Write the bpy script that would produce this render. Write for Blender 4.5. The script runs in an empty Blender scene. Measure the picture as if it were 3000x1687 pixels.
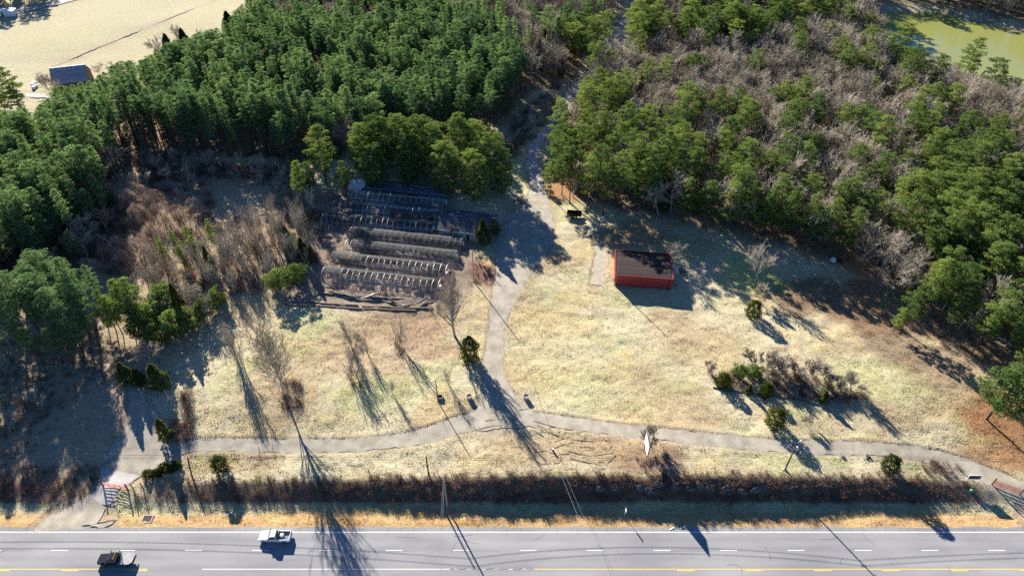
import bpy, math
import numpy as np
from mathutils import Vector
R = math.radians
sc = bpy.context.scene
# ---------------------------------------------------------------- camera, sky, sun, exposure
CAMH, PITCH, F = 120.0, 42.0, 2000.0
cam_d = bpy.data.cameras.new('camera'); cam_d.sensor_width = 36; cam_d.lens = 24
cam_d.clip_start = 1; cam_d.clip_end = 6000
cam = bpy.data.objects.new('camera', cam_d); sc.collection.objects.link(cam)
cam.location = (0, 0, CAMH); cam.rotation_euler = (R(90-PITCH), 0, 0); sc.camera = cam
SUN_EL, SUN_AZ = 24.0, 28.7            # sun stands behind the wood, shadows run towards the highway
w = bpy.data.worlds.new('World'); sc.world = w; w.use_nodes = True
nt = w.node_tree; bg = nt.nodes['Background']
sky = nt.nodes.new('ShaderNodeTexSky'); sky.sky_type = 'NISHITA'; sky.sun_disc = False
sky.sun_elevation = R(SUN_EL); sky.sun_rotation = R(-SUN_AZ); sky.air_density = 1.0; sky.dust_density = 0.1; sky.ozone_density = 10.0
nt.links.new(sky.outputs[0], bg.inputs[0]); bg.inputs[1].default_value = 0.05
sl = bpy.data.lights.new('sun', 'SUN'); sl.energy = 5.0; sl.angle = R(0.5); sl.color = (1.0, 0.93, 0.82)
sun = bpy.data.objects.new('sun', sl); sc.collection.objects.link(sun)
sd = Vector((math.sin(R(SUN_AZ))*math.cos(R(SUN_EL)), -math.cos(R(SUN_AZ))*math.cos(R(SUN_EL)), -math.sin(R(SUN_EL))))
sun.rotation_euler = sd.to_track_quat('-Z', 'Y').to_euler(); sun.location = (-80, 150, 150)
sc.view_settings.view_transform = 'Standard'; sc.view_settings.look = 'None'
sc.view_settings.exposure = 1.70; sc.view_settings.gamma = 1.0; sc.view_settings.use_curve_mapping = False
sc.render.engine = 'CYCLES'
cy = sc.cycles; cy.max_bounces = 5; cy.diffuse_bounces = 3; cy.glossy_bounces = 2; cy.transmission_bounces = 3
cy.transparent_max_bounces = 8; cy.use_denoising = False; cy.caustics_reflective = False; cy.caustics_refractive = False


# ---------------------------------------------------------------- terrain and pixel helpers
c0, s0 = math.cos(R(PITCH)), math.sin(R(PITCH))
def vnoise(x, y, s=0):
    x = np.asarray(x, float); y = np.asarray(y, float)
    xi = np.floor(x).astype(np.int64); yi = np.floor(y).astype(np.int64)
    fx = x-xi; fy = y-yi; fx = fx*fx*(3-2*fx); fy = fy*fy*(3-2*fy)
    def h(a, b):
        n = (a*374761393 + b*668265263 + s*974711) & 0x7fffffff
        n = ((n ^ (n >> 13))*1274126177) & 0x7fffffff
        return ((n ^ (n >> 16)) & 0xffff)/65535.0
    return (h(xi, yi)*(1-fx)+h(xi+1, yi)*fx)*(1-fy)+(h(xi, yi+1)*(1-fx)+h(xi+1, yi+1)*fx)*fy
def sstep(t): t = np.clip(t, 0, 1); return t*t*(3-2*t)
HX = [-300, -100, -92, -86, -76, -70, -40, 0, 33, 74, 90, 97, 106, 300]
HZ = [1.6, 1.3, .8, .35, .45, 1.0, 1.7, 3.0, 3.4, 2.4, 1.2, .7, .8, 1.2]
def terrain(x, y):
    x = np.asarray(x, float); y = np.asarray(y, float)
    H = np.interp(x, HX, HZ) + (vnoise(x/6, y*0+3, 7)-.5)*.5
    y0 = 70.0 + (vnoise(x/9, y*0, 5)-.5)*1.2
    wd = 4.6
    t = sstep((y-y0)/wd)
    z = H*t + (3-H)*sstep((y-75)/24)
    z = z - .22*np.exp(-((y-68.6)/1.5)**2)
    z = z + (vnoise(x/26, y/26, 1)-.5)*.9*sstep((y-95)/30)
    return np.where(y < 65.4, -.06, z)
def at(px, py, h=0.0):
    """ground point seen at a pixel of the photograph (h: point that stands h above the ground)"""
    u = (px-1500)/F; v = (py-843.5)/F
    d = np.array([u, c0 - v*s0, -s0 - v*c0]); z = 3.0
    for _ in range(12):
        t = (CAMH-(z+h))/(-d[2]); X, Y = d[0]*t, d[1]*t
        z = float(terrain(X, Y))
    return X, Y, z
def proj(x, y, z):
    zc = y*c0+(CAMH-z)*s0
    return 1500+F*x/zc, 843.5+F*(-y*s0+(CAMH-z)*c0)/zc
def poly(pts): return np.array([at(*p)[:2] for p in pts])
def inpoly(x, y, P):
    x = np.asarray(x, float); y = np.asarray(y, float); r = np.zeros(x.shape, bool); j = len(P)-1
    for i in range(len(P)):
        xi, yi = P[i]; xj, yj = P[j]
        r ^= ((yi > y) != (yj > y)) & (x < (xj-xi)*(y-yi)/(yj-yi+1e-12)+xi); j = i
    return r
def pdist(x, y, L, closed=False):
    """distance to a polyline; also the interpolated third column (half width)"""
    best = np.full(np.shape(x), 1e9); n = len(L)
    for i in range(n if closed else n-1):
        a = L[i]; b = L[(i+1) % n]; dx, dy = b[0]-a[0], b[1]-a[1]
        t = np.clip(((x-a[0])*dx+(y-a[1])*dy)/(dx*dx+dy*dy+1e-9), 0, 1)
        wd = (a[2]+(b[2]-a[2])*t) if len(a) > 2 else 0
        best = np.minimum(best, np.hypot(x-a[0]-t*dx, y-a[1]-t*dy)-wd)
    return best
def smooth(L, k=5):
    """Catmull-Rom through (x, y, halfwidth) rows"""
    L = [np.array(p, float) for p in L]; P = [2*L[0]-L[1]]+L+[2*L[-1]-L[-2]]; o = []
    for i in range(1, len(P)-2):
        for j in range(k):
            t = j/k
            o.append(.5*(2*P[i]+(P[i+1]-P[i-1])*t+(2*P[i-1]-5*P[i]+4*P[i+1]-P[i+2])*t*t+(3*P[i]-P[i-1]-3*P[i+1]+P[i+2])*t**3))
    o.append(P[-2]); return np.array(o)
def path(pts, k=6): return smooth([(*at(a, b)[:2], wd/2) for a, b, wd in pts], k)

# ---------------------------------------------------------------- materials
def newmat(name):
    m = bpy.data.materials.new(name); m.use_nodes = True; t = m.node_tree
    return m, t, t.nodes, t.links, t.nodes['Principled BSDF']
def mat(name, col, rough=.8, var=.25, scale=2.0, metal=0, spec=.3, bump=0, stretch=None, col2=None):
    m, t, N, L, b = newmat(name)
    b.inputs['Roughness'].default_value = rough; b.inputs['Metallic'].default_value = metal
    b.inputs['Specular IOR Level'].default_value = spec
    tc = N.new('ShaderNodeTexCoord'); src = tc.outputs['Object']
    if stretch:
        mp = N.new('ShaderNodeMapping'); mp.inputs['Scale'].default_value = stretch; L.new(src, mp.inputs[0]); src = mp.outputs[0]
    n = N.new('ShaderNodeTexNoise'); n.inputs['Scale'].default_value = scale; n.inputs['Detail'].default_value = 5
    L.new(src, n.inputs['Vector'])
    mx = N.new('ShaderNodeMix'); mx.data_type = 'RGBA'
    c2 = col2 or [min(1, c*(1+var)) for c in col]
    mx.inputs[6].default_value = (*[c*(1-var) for c in col], 1); mx.inputs[7].default_value = (*c2, 1)
    rp = N.new('ShaderNodeMapRange'); rp.inputs[1].default_value = .3; rp.inputs[2].default_value = .7
    L.new(n.outputs[0], rp.inputs[0]); L.new(rp.outputs[0], mx.inputs[0]); L.new(mx.outputs[2], b.inputs['Base Color'])
    if bump:
        bp = N.new('ShaderNodeBump'); bp.inputs['Strength'].default_value = 1; bp.inputs['Distance'].default_value = bump
        L.new(n.outputs[0], bp.inputs['Height']); L.new(bp.outputs[0], b.inputs['Normal'])
    return m
def leafmat(name, ca, cb, trans=.3, scale=.9, gloss=0):
    """foliage or twigs: colour varies by individual and along the crown"""
    m, t, N, L, b = newmat(name); N.remove(b)
    oi = N.new('ShaderNodeObjectInfo'); an = N.new('ShaderNodeAttribute'); an.attribute_name = 'rnd'
    ad = N.new('ShaderNodeMath'); ad.operation = 'ADD'; L.new(oi.outputs['Random'], ad.inputs[0]); L.new(an.outputs['Fac'], ad.inputs[1])
    fr = N.new('ShaderNodeMath'); fr.operation = 'FRACT'; L.new(ad.outputs[0], fr.inputs[0])
    tc = N.new('ShaderNodeTexCoord'); n = N.new('ShaderNodeTexNoise'); n.inputs['Scale'].default_value = scale; n.inputs['Detail'].default_value = 2
    L.new(tc.outputs['Object'], n.inputs['Vector'])
    m2 = N.new('ShaderNodeMath'); m2.operation = 'MULTIPLY_ADD'; m2.inputs[1].default_value = .9; m2.inputs[2].default_value = -.3
    L.new(n.outputs[0], m2.inputs[0])
    m3 = N.new('ShaderNodeMath'); m3.operation = 'MULTIPLY_ADD'; m3.inputs[1].default_value = .8; L.new(fr.outputs[0], m3.inputs[0]); L.new(m2.outputs[0], m3.inputs[2]); m3.use_clamp = True
    mx = N.new('ShaderNodeMix'); mx.data_type = 'RGBA'; mx.inputs[6].default_value = (*ca, 1); mx.inputs[7].default_value = (*cb, 1)
    L.new(m3.outputs[0], mx.inputs[0])
    df = N.new('ShaderNodeBsdfDiffuse'); L.new(mx.outputs[2], df.inputs[0])
    out = N['Material Output']
    if trans:
        tr = N.new('ShaderNodeBsdfTranslucent'); tcol = N.new('ShaderNodeMix'); tcol.data_type = 'RGBA'; tcol.blend_type = 'MULTIPLY'; tcol.inputs[0].default_value = 1
        tcol.inputs[7].default_value = (trans*2.2, trans*2.2, trans*1.5, 1); L.new(mx.outputs[2], tcol.inputs[6]); L.new(tcol.outputs[2], tr.inputs[0])
        ms = N.new('ShaderNodeAddShader'); L.new(df.outputs[0], ms.inputs[0]); L.new(tr.outputs[0], ms.inputs[1])
        if gloss:
            gl = N.new('ShaderNodeBsdfGlossy'); gl.inputs['Roughness'].default_value = .42; gl.inputs['Color'].default_value = (.8, .85, .8, 1)
            mg = N.new('ShaderNodeMixShader'); mg.inputs[0].default_value = gloss; L.new(ms.outputs[0], mg.inputs[1]); L.new(gl.outputs[0], mg.inputs[2]); ms = mg
        L.new(ms.outputs[0], out.inputs[0])
    else: L.new(df.outputs[0], out.inputs[0])
    return m
M = {}
M['needle_plant'] = leafmat('needle_plantation', (.046, .088, .044), (.118, .170, .074), .40, .6)
M['needle'] = leafmat('needle_mature', (.040, .070, .024), (.130, .165, .048), .38, .6)
M['cedar'] = leafmat('cedar_leaf', (.030, .042, .014), (.085, .095, .028), .2)
M['arbor'] = leafmat('arborvitae_leaf', (.018, .030, .009), (.060, .072, .016), .2)
M['juniper'] = leafmat('juniper_leaf', (.035, .065, .045), (.09, .13, .09), .2)
M['ivy'] = leafmat('ivy_leaf', (.04, .075, .02), (.11, .16, .06), .25)
M['bark'] = leafmat('pine_bark', (.060, .045, .038), (.13, .10, .085), 0)
M['greybark'] = leafmat('hardwood_bark', (.24, .22, .18), (.48, .44, .37), 0, .4)
M['twig'] = leafmat('bare_twig', (.22, .195, .155), (.47, .415, .33), 0, .3)
M['under'] = leafmat('undergrowth_twig', (.10, .08, .06), (.26, .20, .15), 0, .3)
M['brush'] = leafmat('brush_twig', (.085, .052, .043), (.27, .175, .135), 0, .3)
M['vine'] = leafmat('dry_vine', (.17, .125, .115), (.38, .29, .25), .1, .5)

# ---------------------------------------------------------------- object helpers
COL = sc.collection
def tag(o, label=None, cat=None, group=None, kind=None):
    if label: o['label'] = label
    if cat: o['category'] = cat
    if group: o['group'] = group
    if kind: o['kind'] = kind
    return o
def thing(name, label, cat, loc=(0, 0, 0), rz=0.0, group=None, scale=1.0):
    o = bpy.data.objects.new(name, None); COL.objects.link(o); o.location = loc; o.rotation_euler = (0, 0, rz)
    o.scale = (scale,)*3 if not hasattr(scale, '__len__') else scale; o.empty_display_size = .3
    return tag(o, label, cat, group)
def link(name, me, parent=None, loc=None, rz=None):
    o = bpy.data.objects.new(name, me); COL.objects.link(o)
    if parent: o.parent = parent
    if loc is not None: o.location = loc
    if rz is not None: o.rotation_euler = (0, 0, rz)
    return o
def npmesh(name, V, Fc, mats, mi=None, smooth_=False, attrs=None):
    me = bpy.data.meshes.new(name); V = np.ascontiguousarray(V, np.float32); Fc = np.ascontiguousarray(Fc, np.int32)
    k = Fc.shape[1]
    me.vertices.add(len(V)); me.vertices.foreach_set('co', V.ravel())
    me.loops.add(Fc.size); me.loops.foreach_set('vertex_index', Fc.ravel())
    me.polygons.add(len(Fc)); me.polygons.foreach_set('loop_start', np.arange(0, Fc.size, k, dtype=np.int32))
    for m in (mats if isinstance(mats, (list, tuple)) else [mats]): me.materials.append(m)
    if mi is not None: me.polygons.foreach_set('material_index', np.ascontiguousarray(mi, np.int32))
    if smooth_: me.polygons.foreach_set('use_smooth', np.ones(len(Fc), bool))
    for an, (typ, arr) in (attrs or {}).items():
        a = me.attributes.new(an, typ, 'POINT')
        a.data.foreach_set('color' if typ == 'FLOAT_COLOR' else 'value', np.ascontiguousarray(arr, np.float32).ravel())
    me.update(calc_edges=True); return me
class MB:
    def __init__(s): s.v = []; s.f = []
    def add(s, v, f):
        o = len(s.v); s.v += [tuple(p) for p in v]; s.f += [tuple(i+o for i in q) for q in f]; return s
    def box(s, c, d, rz=0.0, tilt=0.0):
        cx, cy_, cz = c; hx, hy, hz = [a/2 for a in d]; ca, sa = math.cos(rz), math.sin(rz); v = []
        ct, st = math.cos(tilt), math.sin(tilt)
        for z in (-hz, hz):
            for x, y in ((-hx, -hy), (hx, -hy), (hx, hy), (-hx, hy)):
                x2, z2 = x*ct+z*st, -x*st+z*ct
                v.append((cx+x2*ca-y*sa, cy_+x2*sa+y*ca, cz+z2))
        return s.add(v, [(0, 3, 2, 1), (4, 5, 6, 7), (0, 1, 5, 4), (1, 2, 6, 5), (2, 3, 7, 6), (3, 0, 4, 7)])
    def tube(s, P, r, n=6, cap=True):
        P = [np.array(p, float) for p in P]; k = len(P); rr = r if hasattr(r, '__len__') else [r]*k; v = []
        for i in range(k):
            t = P[min(i+1, k-1)]-P[max(i-1, 0)]; t = t/(np.linalg.norm(t)+1e-9)
            a = np.array((0, 0, 1.)) if abs(t[2]) < .9 else np.array((1., 0, 0)); u = np.cross(t, a); u /= np.linalg.norm(u); q = np.cross(t, u)
            for j in range(n):
                an = 2*math.pi*j/n; v.append(P[i]+rr[i]*(u*math.cos(an)+q*math.sin(an)))
        f = [(i*n+j, i*n+(j+1) % n, (i+1)*n+(j+1) % n, (i+1)*n+j) for i in range(k-1) for j in range(n)]
        if cap: f += [tuple(range(n))[::-1], tuple((k-1)*n+j for j in range(n))]
        return s.add(v, f)
    def lathe(s, prof, n=12, c=(0, 0, 0)):
        v = []; k = len(prof)
        for r, z in prof:
            for j in range(n): a = 2*math.pi*j/n; v.append((c[0]+r*math.cos(a), c[1]+r*math.sin(a), c[2]+z))
        return s.add(v, [(i*n+j, i*n+(j+1) % n, (i+1)*n+(j+1) % n, (i+1)*n+j) for i in range(k-1) for j in range(n)])
    def prism(s, P, y0, y1, taper=0.0):
        """profile in x-z swept along y"""
        k = len(P); cx = sum(p[0] for p in P)/k
        v = [(p[0], y0, p[1]) for p in P]+[(p[0], y1, p[1]) for p in P]
        f = [(i, (i+1) % k, k+(i+1) % k, k+i) for i in range(k)]+[tuple(range(k))[::-1], tuple(range(k, 2*k))]
        return s.add(v, f)
    def mesh(s, name, m):
        me = bpy.data.meshes.new(name); me.from_pydata(s.v, [], s.f); me.materials.append(m); me.update(); return me
    def build(s, name, m, parent=None, loc=None, rz=None): return link(name, s.mesh(name, m), parent, loc, rz)

# ---------------------------------------------------------------- paths and zones (from pixels to ground)
drive_ew = path([(345, 1388, 8.5), (440, 1338, 6.2), (560, 1306, 3.35), (700, 1303, 3.25), (900, 1305, 3.25), (1100, 1299, 3.35), (1240, 1277, 4.0), (1350, 1243, 4.6), (1460, 1226, 5.5), (1570, 1229, 4.2), (1700, 1243, 3.4), (1900, 1268, 3.4), (2100, 1290, 3.35), (2300, 1306, 3.35), (2500, 1313, 3.35), (2640, 1321, 3.4), (2750, 1343, 4.2), (2850, 1376, 4.6), (2930, 1410, 5.0), (3010, 1456, 5.5), (3070, 1500, 7), (3110, 1543, 16)])
drive_ns = path([(1576, 555, 4.5), (1572, 590, 7), (1556, 640, 13), (1535, 700, 16.5), (1520, 750, 13), (1502, 800, 9.5), (1478, 870, 6.2), (1456, 960, 4.2), (1446, 1050, 4.4), (1450, 1120, 5.5), (1458, 1170, 8), (1465, 1210, 13)])
drive_gate = path([(350, 1380, 9), (318, 1425, 5.2), (290, 1462, 5.4), (280, 1478, 5.8)])
apron = path([(286, 1468, 5.5), (262, 1492, 6.5), (238, 1514, 8.5), (222, 1530, 12), (214, 1545, 15), (212, 1560, 15.5)])
drive_pad = path([(395, 1100, 3), (405, 1180, 4), (412, 1250, 8), (400, 1310, 11), (375, 1360, 10), (345, 1395, 7)])
lane = path([(1578, 570, 3.6), (1560, 470, 4), (1590, 390, 3.6), (1637, 326, 3.4), (1685, 256, 3.6), (1738, 206, 3.4), (1790, 150, 3.4), (1827, 74, 3.2), (1858, 10, 3), (1880, -60, 3)])
track = path([(155, 196, 1.4), (330, 122, 1.4), (500, 52, 1.4), (650, -8, 1.4), (760, -50, 1.4)], 4)
farroad = path([(-80, 66, 5), (0, 46, 5), (80, 30, 5), (160, 12, 5), (240, -8, 5), (330, -30, 5)], 4)
barnlane = path([(-120, 270, 3), (0, 276, 3.2), (60, 278, 3.2), (120, 281, 3), (200, 290, 3)], 4)
sidepad = path([(1757, 720, 3.0), (1760, 760, 3.6), (1752, 800, 3.6), (1745, 838, 3.0)], 4)
POND = poly([(2562, 70), (2570, 40), (2640, 33), (2740, 38), (2830, 54), (2900, 72), (2960, 86), (3030, 108), (3120, 150), (3150, 225), (3000, 262), (2860, 228), (2740, 188), (2640, 150), (2580, 112)])
PLANT = poly([(-260, 430), (60, 415), (170, 405), (280, 372), (345, 315), (410, 275), (520, 214), (640, 188), (720, 124), (770, -40), (1180, -40), (1180, 60), (1400, 110), (1500, 200), (1545, 265), (1490, 330), (1440, 400), (1380, 420), (1200, 430), (1000, 465), (850, 478), (700, 470), (430, 452), (345, 540), (360, 640), (300, 720), (180, 790), (0, 830), (-260, 830)])
MIXC = poly([(1180, -60), (1180, 60), (1400, 110), (1500, 200), (1560, 262), (1650, 232), (1715, 172), (1770, 100), (1805, 30), (1830, -60)])
MIXR = poly([(1600, 570), (1590, 500), (1615, 405), (1690, 310), (1740, 255), (1800, 190), (1850, 120), (1885, 40), (1905, -60), (2560, -60), (2535, 60), (2575, 125), (2640, 165), (2750, 205), (2870, 245), (3010, 282), (3260, 330), (3260, 1150), (2990, 1085), (2860, 1050), (2740, 1000), (2665, 945), (2625, 870), (2500, 790), (2350, 735), (2200, 695), (2050, 672), (1900, 635), (1760, 600)])
FARR = poly([(2570, 14), (2700, 8), (2900, 44), (3200, 110), (3300, 60), (3200, -80), (2570, -80)])
FIELD = poly([(-300, 320), (200, 310), (400, 262), (520, 205), (640, 175), (720, 110), (770, -60), (100, -60), (-300, 40)])
CLEAR = poly([(-100, 760), (220, 700), (330, 600), (430, 470), (700, 480), (850, 500), (930, 560), (900, 760), (820, 860), (640, 900), (560, 980), (430, 1120), (330, 1240), (250, 1400), (-100, 1400)])
GHZ = poly([(960, 560), (1330, 580), (1400, 740), (1350, 900), (1240, 910), (800, 900), (900, 760)])

# ---------------------------------------------------------------- ground sheet
def axis(core, outer):
    return np.unique(np.concatenate([core, outer]))
gx = axis(np.arange(-116, 126, .62), np.concatenate([-116-np.cumsum(1.2*1.13**np.arange(46)), 126+np.cumsum(1.2*1.13**np.arange(46))]))
gy = axis(np.arange(65.0, 160, .60), np.concatenate([[-3000, -1500, -700, -300, -120, -40, 0, 30, 50, 60, 64.6], np.arange(160, 262, 1.7), 262+np.cumsum(2.5*1.13**np.arange(42))]))
GX, GY = np.meshgrid(gx, gy); sh = GX.shape
gxr, gyr = GX.ravel(), GY.ravel()
base = terrain(gxr, gyr)
dmask = np.full(gxr.shape, 1e9)
near = (gyr > 60) & (gyr < 420) & (np.abs(gxr) < 260)
for L_ in (drive_ew, drive_ns, drive_gate, apron, drive_pad, lane, track, farroad, barnlane, sidepad):
    dmask[near] = np.minimum(dmask[near], pdist(gxr[near], gyr[near], L_))
onroad = sstep((.25-dmask)/.5)
rough = (vnoise(gxr/.9, gyr/.9, 2)-.5)*.16+(vnoise(gxr/2.6, gyr/2.2, 3)-.5)*.22+(vnoise(gxr/7, gyr/7, 4)-.5)*.25
lip = .10*np.exp(-((dmask-.55)/.45)**2)
gz = base + rough*(1-sstep((.9-dmask)/1.0))*sstep((gyr-65.6)/1.5) + lip*(gyr > 68.5) - .09*onroad
pd = np.full(gxr.shape, 1e9); pd[near] = pdist(gxr[near], gyr[near], POND, True)
inp = inpoly(gxr, gyr, POND)
psd = np.where(inp, -pd, pd)
gz = gz - 1.6*sstep((3.0-psd)/6.0)
def softpoly(P, wd=3.0, wob=6.0):
    d = pdist(gxr, gyr, P, True); s = np.where(inpoly(gxr, gyr, P), d, -d)+(vnoise(gxr/9, gyr/9, 11)-.5)*wob
    return sstep(.5+s/(2*wd))
def mixc(C, col, a): return C*(1-a[:, None])+np.array(col)[None]*a[:, None]
n1 = vnoise(gxr/13, gyr/10, 21); n2 = vnoise(gxr/5, gyr/4, 22); n3 = vnoise(gxr/1.6, gyr/1.3, 23)
C = np.tile(np.array([.455, .405, .27]), (len(gxr), 1))
C = mixc(C, (.36, .275, .165), sstep((n1*.7+n2*.3-.42)/.3)*.75)
C = mixc(C, (.30, .33, .125), sstep((vnoise(gxr/9, gyr/9, 31)*.55+n2*.25+n3*.2-.50)/.22)*.36)
C = mixc(C, (.50, .40, .20), sstep((vnoise(gxr/8, gyr/6, 33)-.62)/.25)*.4)
C = mixc(C, (.40, .365, .24), softpoly(FIELD, 6)*.8)
C = mixc(C, (.30, .225, .16), softpoly(CLEAR, 6)*.8)
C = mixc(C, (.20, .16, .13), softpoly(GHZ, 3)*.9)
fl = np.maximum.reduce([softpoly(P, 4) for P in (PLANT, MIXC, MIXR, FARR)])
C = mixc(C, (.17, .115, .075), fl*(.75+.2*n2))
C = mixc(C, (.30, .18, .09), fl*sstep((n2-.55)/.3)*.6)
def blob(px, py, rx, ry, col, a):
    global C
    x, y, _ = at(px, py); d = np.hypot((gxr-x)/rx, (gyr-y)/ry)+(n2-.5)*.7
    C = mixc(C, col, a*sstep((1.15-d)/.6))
for b_ in [(1180, 960, 16, 7, (.33, .22, .145), .6), (1080, 1040, 14, 8, (.36, .26, .17), .5), (1250, 1020, 9, 7, (.32, .22, .15), .6),
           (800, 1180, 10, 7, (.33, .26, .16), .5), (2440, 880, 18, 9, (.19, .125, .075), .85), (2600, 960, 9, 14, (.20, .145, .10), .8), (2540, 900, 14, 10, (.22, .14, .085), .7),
           (2760, 1080, 12, 8, (.24, .17, .115), .75), (2940, 1240, 9, 9, (.30, .155, .075), .9), (2900, 1330, 9, 6, (.30, .17, .09), .7),
           (1910, 1350, 7, 3.0, (.21, .135, .10), .9), (1420, 800, 5, 5, (.20, .10, .075), .8), (1870, 690, 12, 7, (.22, .15, .08), .7), (2000, 720, 10, 6, (.20, .21, .08), .5),
           (1700, 1310, 18, 4.5, (.36, .26, .16), .7), (1480, 1330, 16, 4, (.36, .29, .175), .5), (1600, 950, 12, 8, (.47, .38, .20), .6), (1830, 1040, 2.4, 1.4, (.58, .46, .24), .8), (1560, 1090, 12, 6, (.49, .40, .20), .5),
           (2060, 1000, 10, 8, (.37, .285, .175), .5), (2560, 1120, 12, 8, (.34, .35, .15), .4), (2200, 800, 9, 9, (.29, .35, .12), .6), (1900, 1230, 14, 5, (.44, .35, .20), .5),
           (330, 1200, 8, 9, (.34, .25, .185), .8), (300, 1330, 7, 6, (.38, .29, .17), .7), (150, 1430, 14, 4, (.20, .14, .095), .85), (700, 600, 14, 14, (.40, .31, .21), .6), (1640, 560, 6, 6, (.34, .19, .09), .8),
           (1630, 760, 3, 3, (.34, .19, .10), .6), (900, 950, 8, 6, (.35, .38, .17), .5), (1100, 1150, 10, 6, (.34, .37, .16), .5), (1750, 1150, 12, 5, (.45, .41, .24), .5), (1550, 860, 8, 5, (.30, .24, .16), .5),
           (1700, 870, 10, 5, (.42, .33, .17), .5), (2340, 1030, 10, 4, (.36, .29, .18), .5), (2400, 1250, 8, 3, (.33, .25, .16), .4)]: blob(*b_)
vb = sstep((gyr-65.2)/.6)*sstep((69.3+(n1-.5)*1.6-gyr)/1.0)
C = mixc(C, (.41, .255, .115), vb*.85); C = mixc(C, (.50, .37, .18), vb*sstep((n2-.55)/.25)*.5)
vg = sstep((gyr-68.4)/.8)*sstep((71.0-gyr)/1.0)*np.clip(.35+(np.abs(gxr)/90), 0, 1)
C = mixc(C, (.33, .31, .14), vg*.25)
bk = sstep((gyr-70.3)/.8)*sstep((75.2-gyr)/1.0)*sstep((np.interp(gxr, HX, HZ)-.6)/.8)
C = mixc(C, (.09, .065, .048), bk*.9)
C = mixc(C, (.26, .20, .14), sstep((6-psd)/6)*.9)
C = mixc(C, (.27, .21, .16), sstep((.9-dmask)/.9)*.6)
# ground material: vertex colour broken up by noise, tufted relief
m, t, N, L, b = newmat('dry_grass_ground'); b.inputs['Roughness'].default_value = 1; b.inputs['Specular IOR Level'].default_value = .05
va = N.new('ShaderNodeAttribute'); va.attribute_name = 'Col'; tc = N.new('ShaderNodeTexCoord')
na = N.new('ShaderNodeTexNoise'); na.inputs['Scale'].default_value = 1.5; na.inputs['Detail'].default_value = 8; na.inputs['Roughness'].default_value = .75
mpg = N.new('ShaderNodeMapping'); mpg.inputs['Scale'].default_value = (1, 1.5, 1); L.new(tc.outputs['Object'], mpg.inputs[0])
L.new(mpg.outputs[0], na.inputs['Vector'])
nb = N.new('ShaderNodeTexNoise'); nb.inputs['Scale'].default_value = 4.5; nb.inputs['Detail'].default_value = 4; L.new(mpg.outputs[0], nb.inputs['Vector'])
ra = N.new('ShaderNodeMapRange'); ra.inputs[1].default_value = .3; ra.inputs[2].default_value = .7; ra.inputs[3].default_value = .62; ra.inputs[4].default_value = 1.34
L.new(na.outputs[0], ra.inputs[0]); mm = N.new('ShaderNodeMix'); mm.data_type = 'RGBA'; mm.blend_type = 'MULTIPLY'; mm.inputs[0].default_value = 1
cr = N.new('ShaderNodeCombineColor'); [L.new(ra.outputs[0], cr.inputs[i]) for i in range(3)]
L.new(va.outputs['Color'], mm.inputs[6]); L.new(cr.outputs[0], mm.inputs[7]); L.new(mm.outputs[2], b.inputs['Base Color'])
ah = N.new('ShaderNodeMath'); ah.operation = 'MULTIPLY_ADD'; ah.inputs[1].default_value = .5; L.new(nb.outputs[0], ah.inputs[0]); L.new(na.outputs[0], ah.inputs[2])
bp = N.new('ShaderNodeBump'); bp.inputs['Strength'].default_value = .8; bp.inputs['Distance'].default_value = .22
L.new(ah.outputs[0], bp.inputs['Height']); L.new(bp.outputs[0], b.inputs['Normal']); M['ground'] = m
idx = np.arange(sh[0]*sh[1]).reshape(sh)
quads = np.stack([idx[:-1, :-1], idx[:-1, 1:], idx[1:, 1:], idx[1:, :-1]], -1).reshape(-1, 4)
V = np.stack([gxr, gyr, gz], 1)
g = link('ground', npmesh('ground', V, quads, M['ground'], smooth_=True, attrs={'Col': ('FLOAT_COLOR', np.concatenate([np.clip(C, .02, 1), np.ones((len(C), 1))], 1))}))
tag(g, 'dry winter grass and leaf litter ground between road and woods', 'ground', kind='structure')
def gzat(x, y): return float(terrain(x, y))

# ---------------------------------------------------------------- roads
def roadmat(name, ca, cb, scale=.35, stretch=(1, 1, 1), fine=9, spec=.08):
    m, t, N, L, b = newmat(name); b.inputs['Roughness'].default_value = .85; b.inputs['Specular IOR Level'].default_value = spec
    tc = N.new('ShaderNodeTexCoord'); mp = N.new('ShaderNodeMapping'); mp.inputs['Scale'].default_value = stretch; L.new(tc.outputs['Object'], mp.inputs[0])
    n = N.new('ShaderNodeTexNoise'); n.inputs['Scale'].default_value = scale; n.inputs['Detail'].default_value = 6; L.new(mp.outputs[0], n.inputs['Vector'])
    n2_ = N.new('ShaderNodeTexNoise'); n2_.inputs['Scale'].default_value = fine; n2_.inputs['Detail'].default_value = 3; L.new(tc.outputs['Object'], n2_.inputs['Vector'])
    a = N.new('ShaderNodeMath'); a.operation = 'MULTIPLY_ADD'; a.inputs[1].default_value = .45; L.new(n2_.outputs[0], a.inputs[0]); L.new(n.outputs[0], a.inputs[2])
    rp = N.new('ShaderNodeMapRange'); rp.inputs[1].default_value = .5; rp.inputs[2].default_value = .95; L.new(a.outputs[0], rp.inputs[0])
    mx = N.new('ShaderNodeMix'); mx.data_type = 'RGBA'; mx.inputs[6].default_value = (*ca, 1); mx.inputs[7].default_value = (*cb, 1)
    L.new(rp.outputs[0], mx.inputs[0]); L.new(mx.outputs[2], b.inputs['Base Color'])
    bp = N.new('ShaderNodeBump'); bp.inputs['Strength'].default_value = .3; bp.inputs['Distance'].default_value = .02; L.new(n2_.outputs[0], bp.inputs['Height']); L.new(bp.outputs[0], b.inputs['Normal'])
    return m
M['asphalt'] = roadmat('highway_asphalt', (.18, .18, .187), (.285, .281, .282), .25, (.25, 1, 1), 12, .3)
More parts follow.
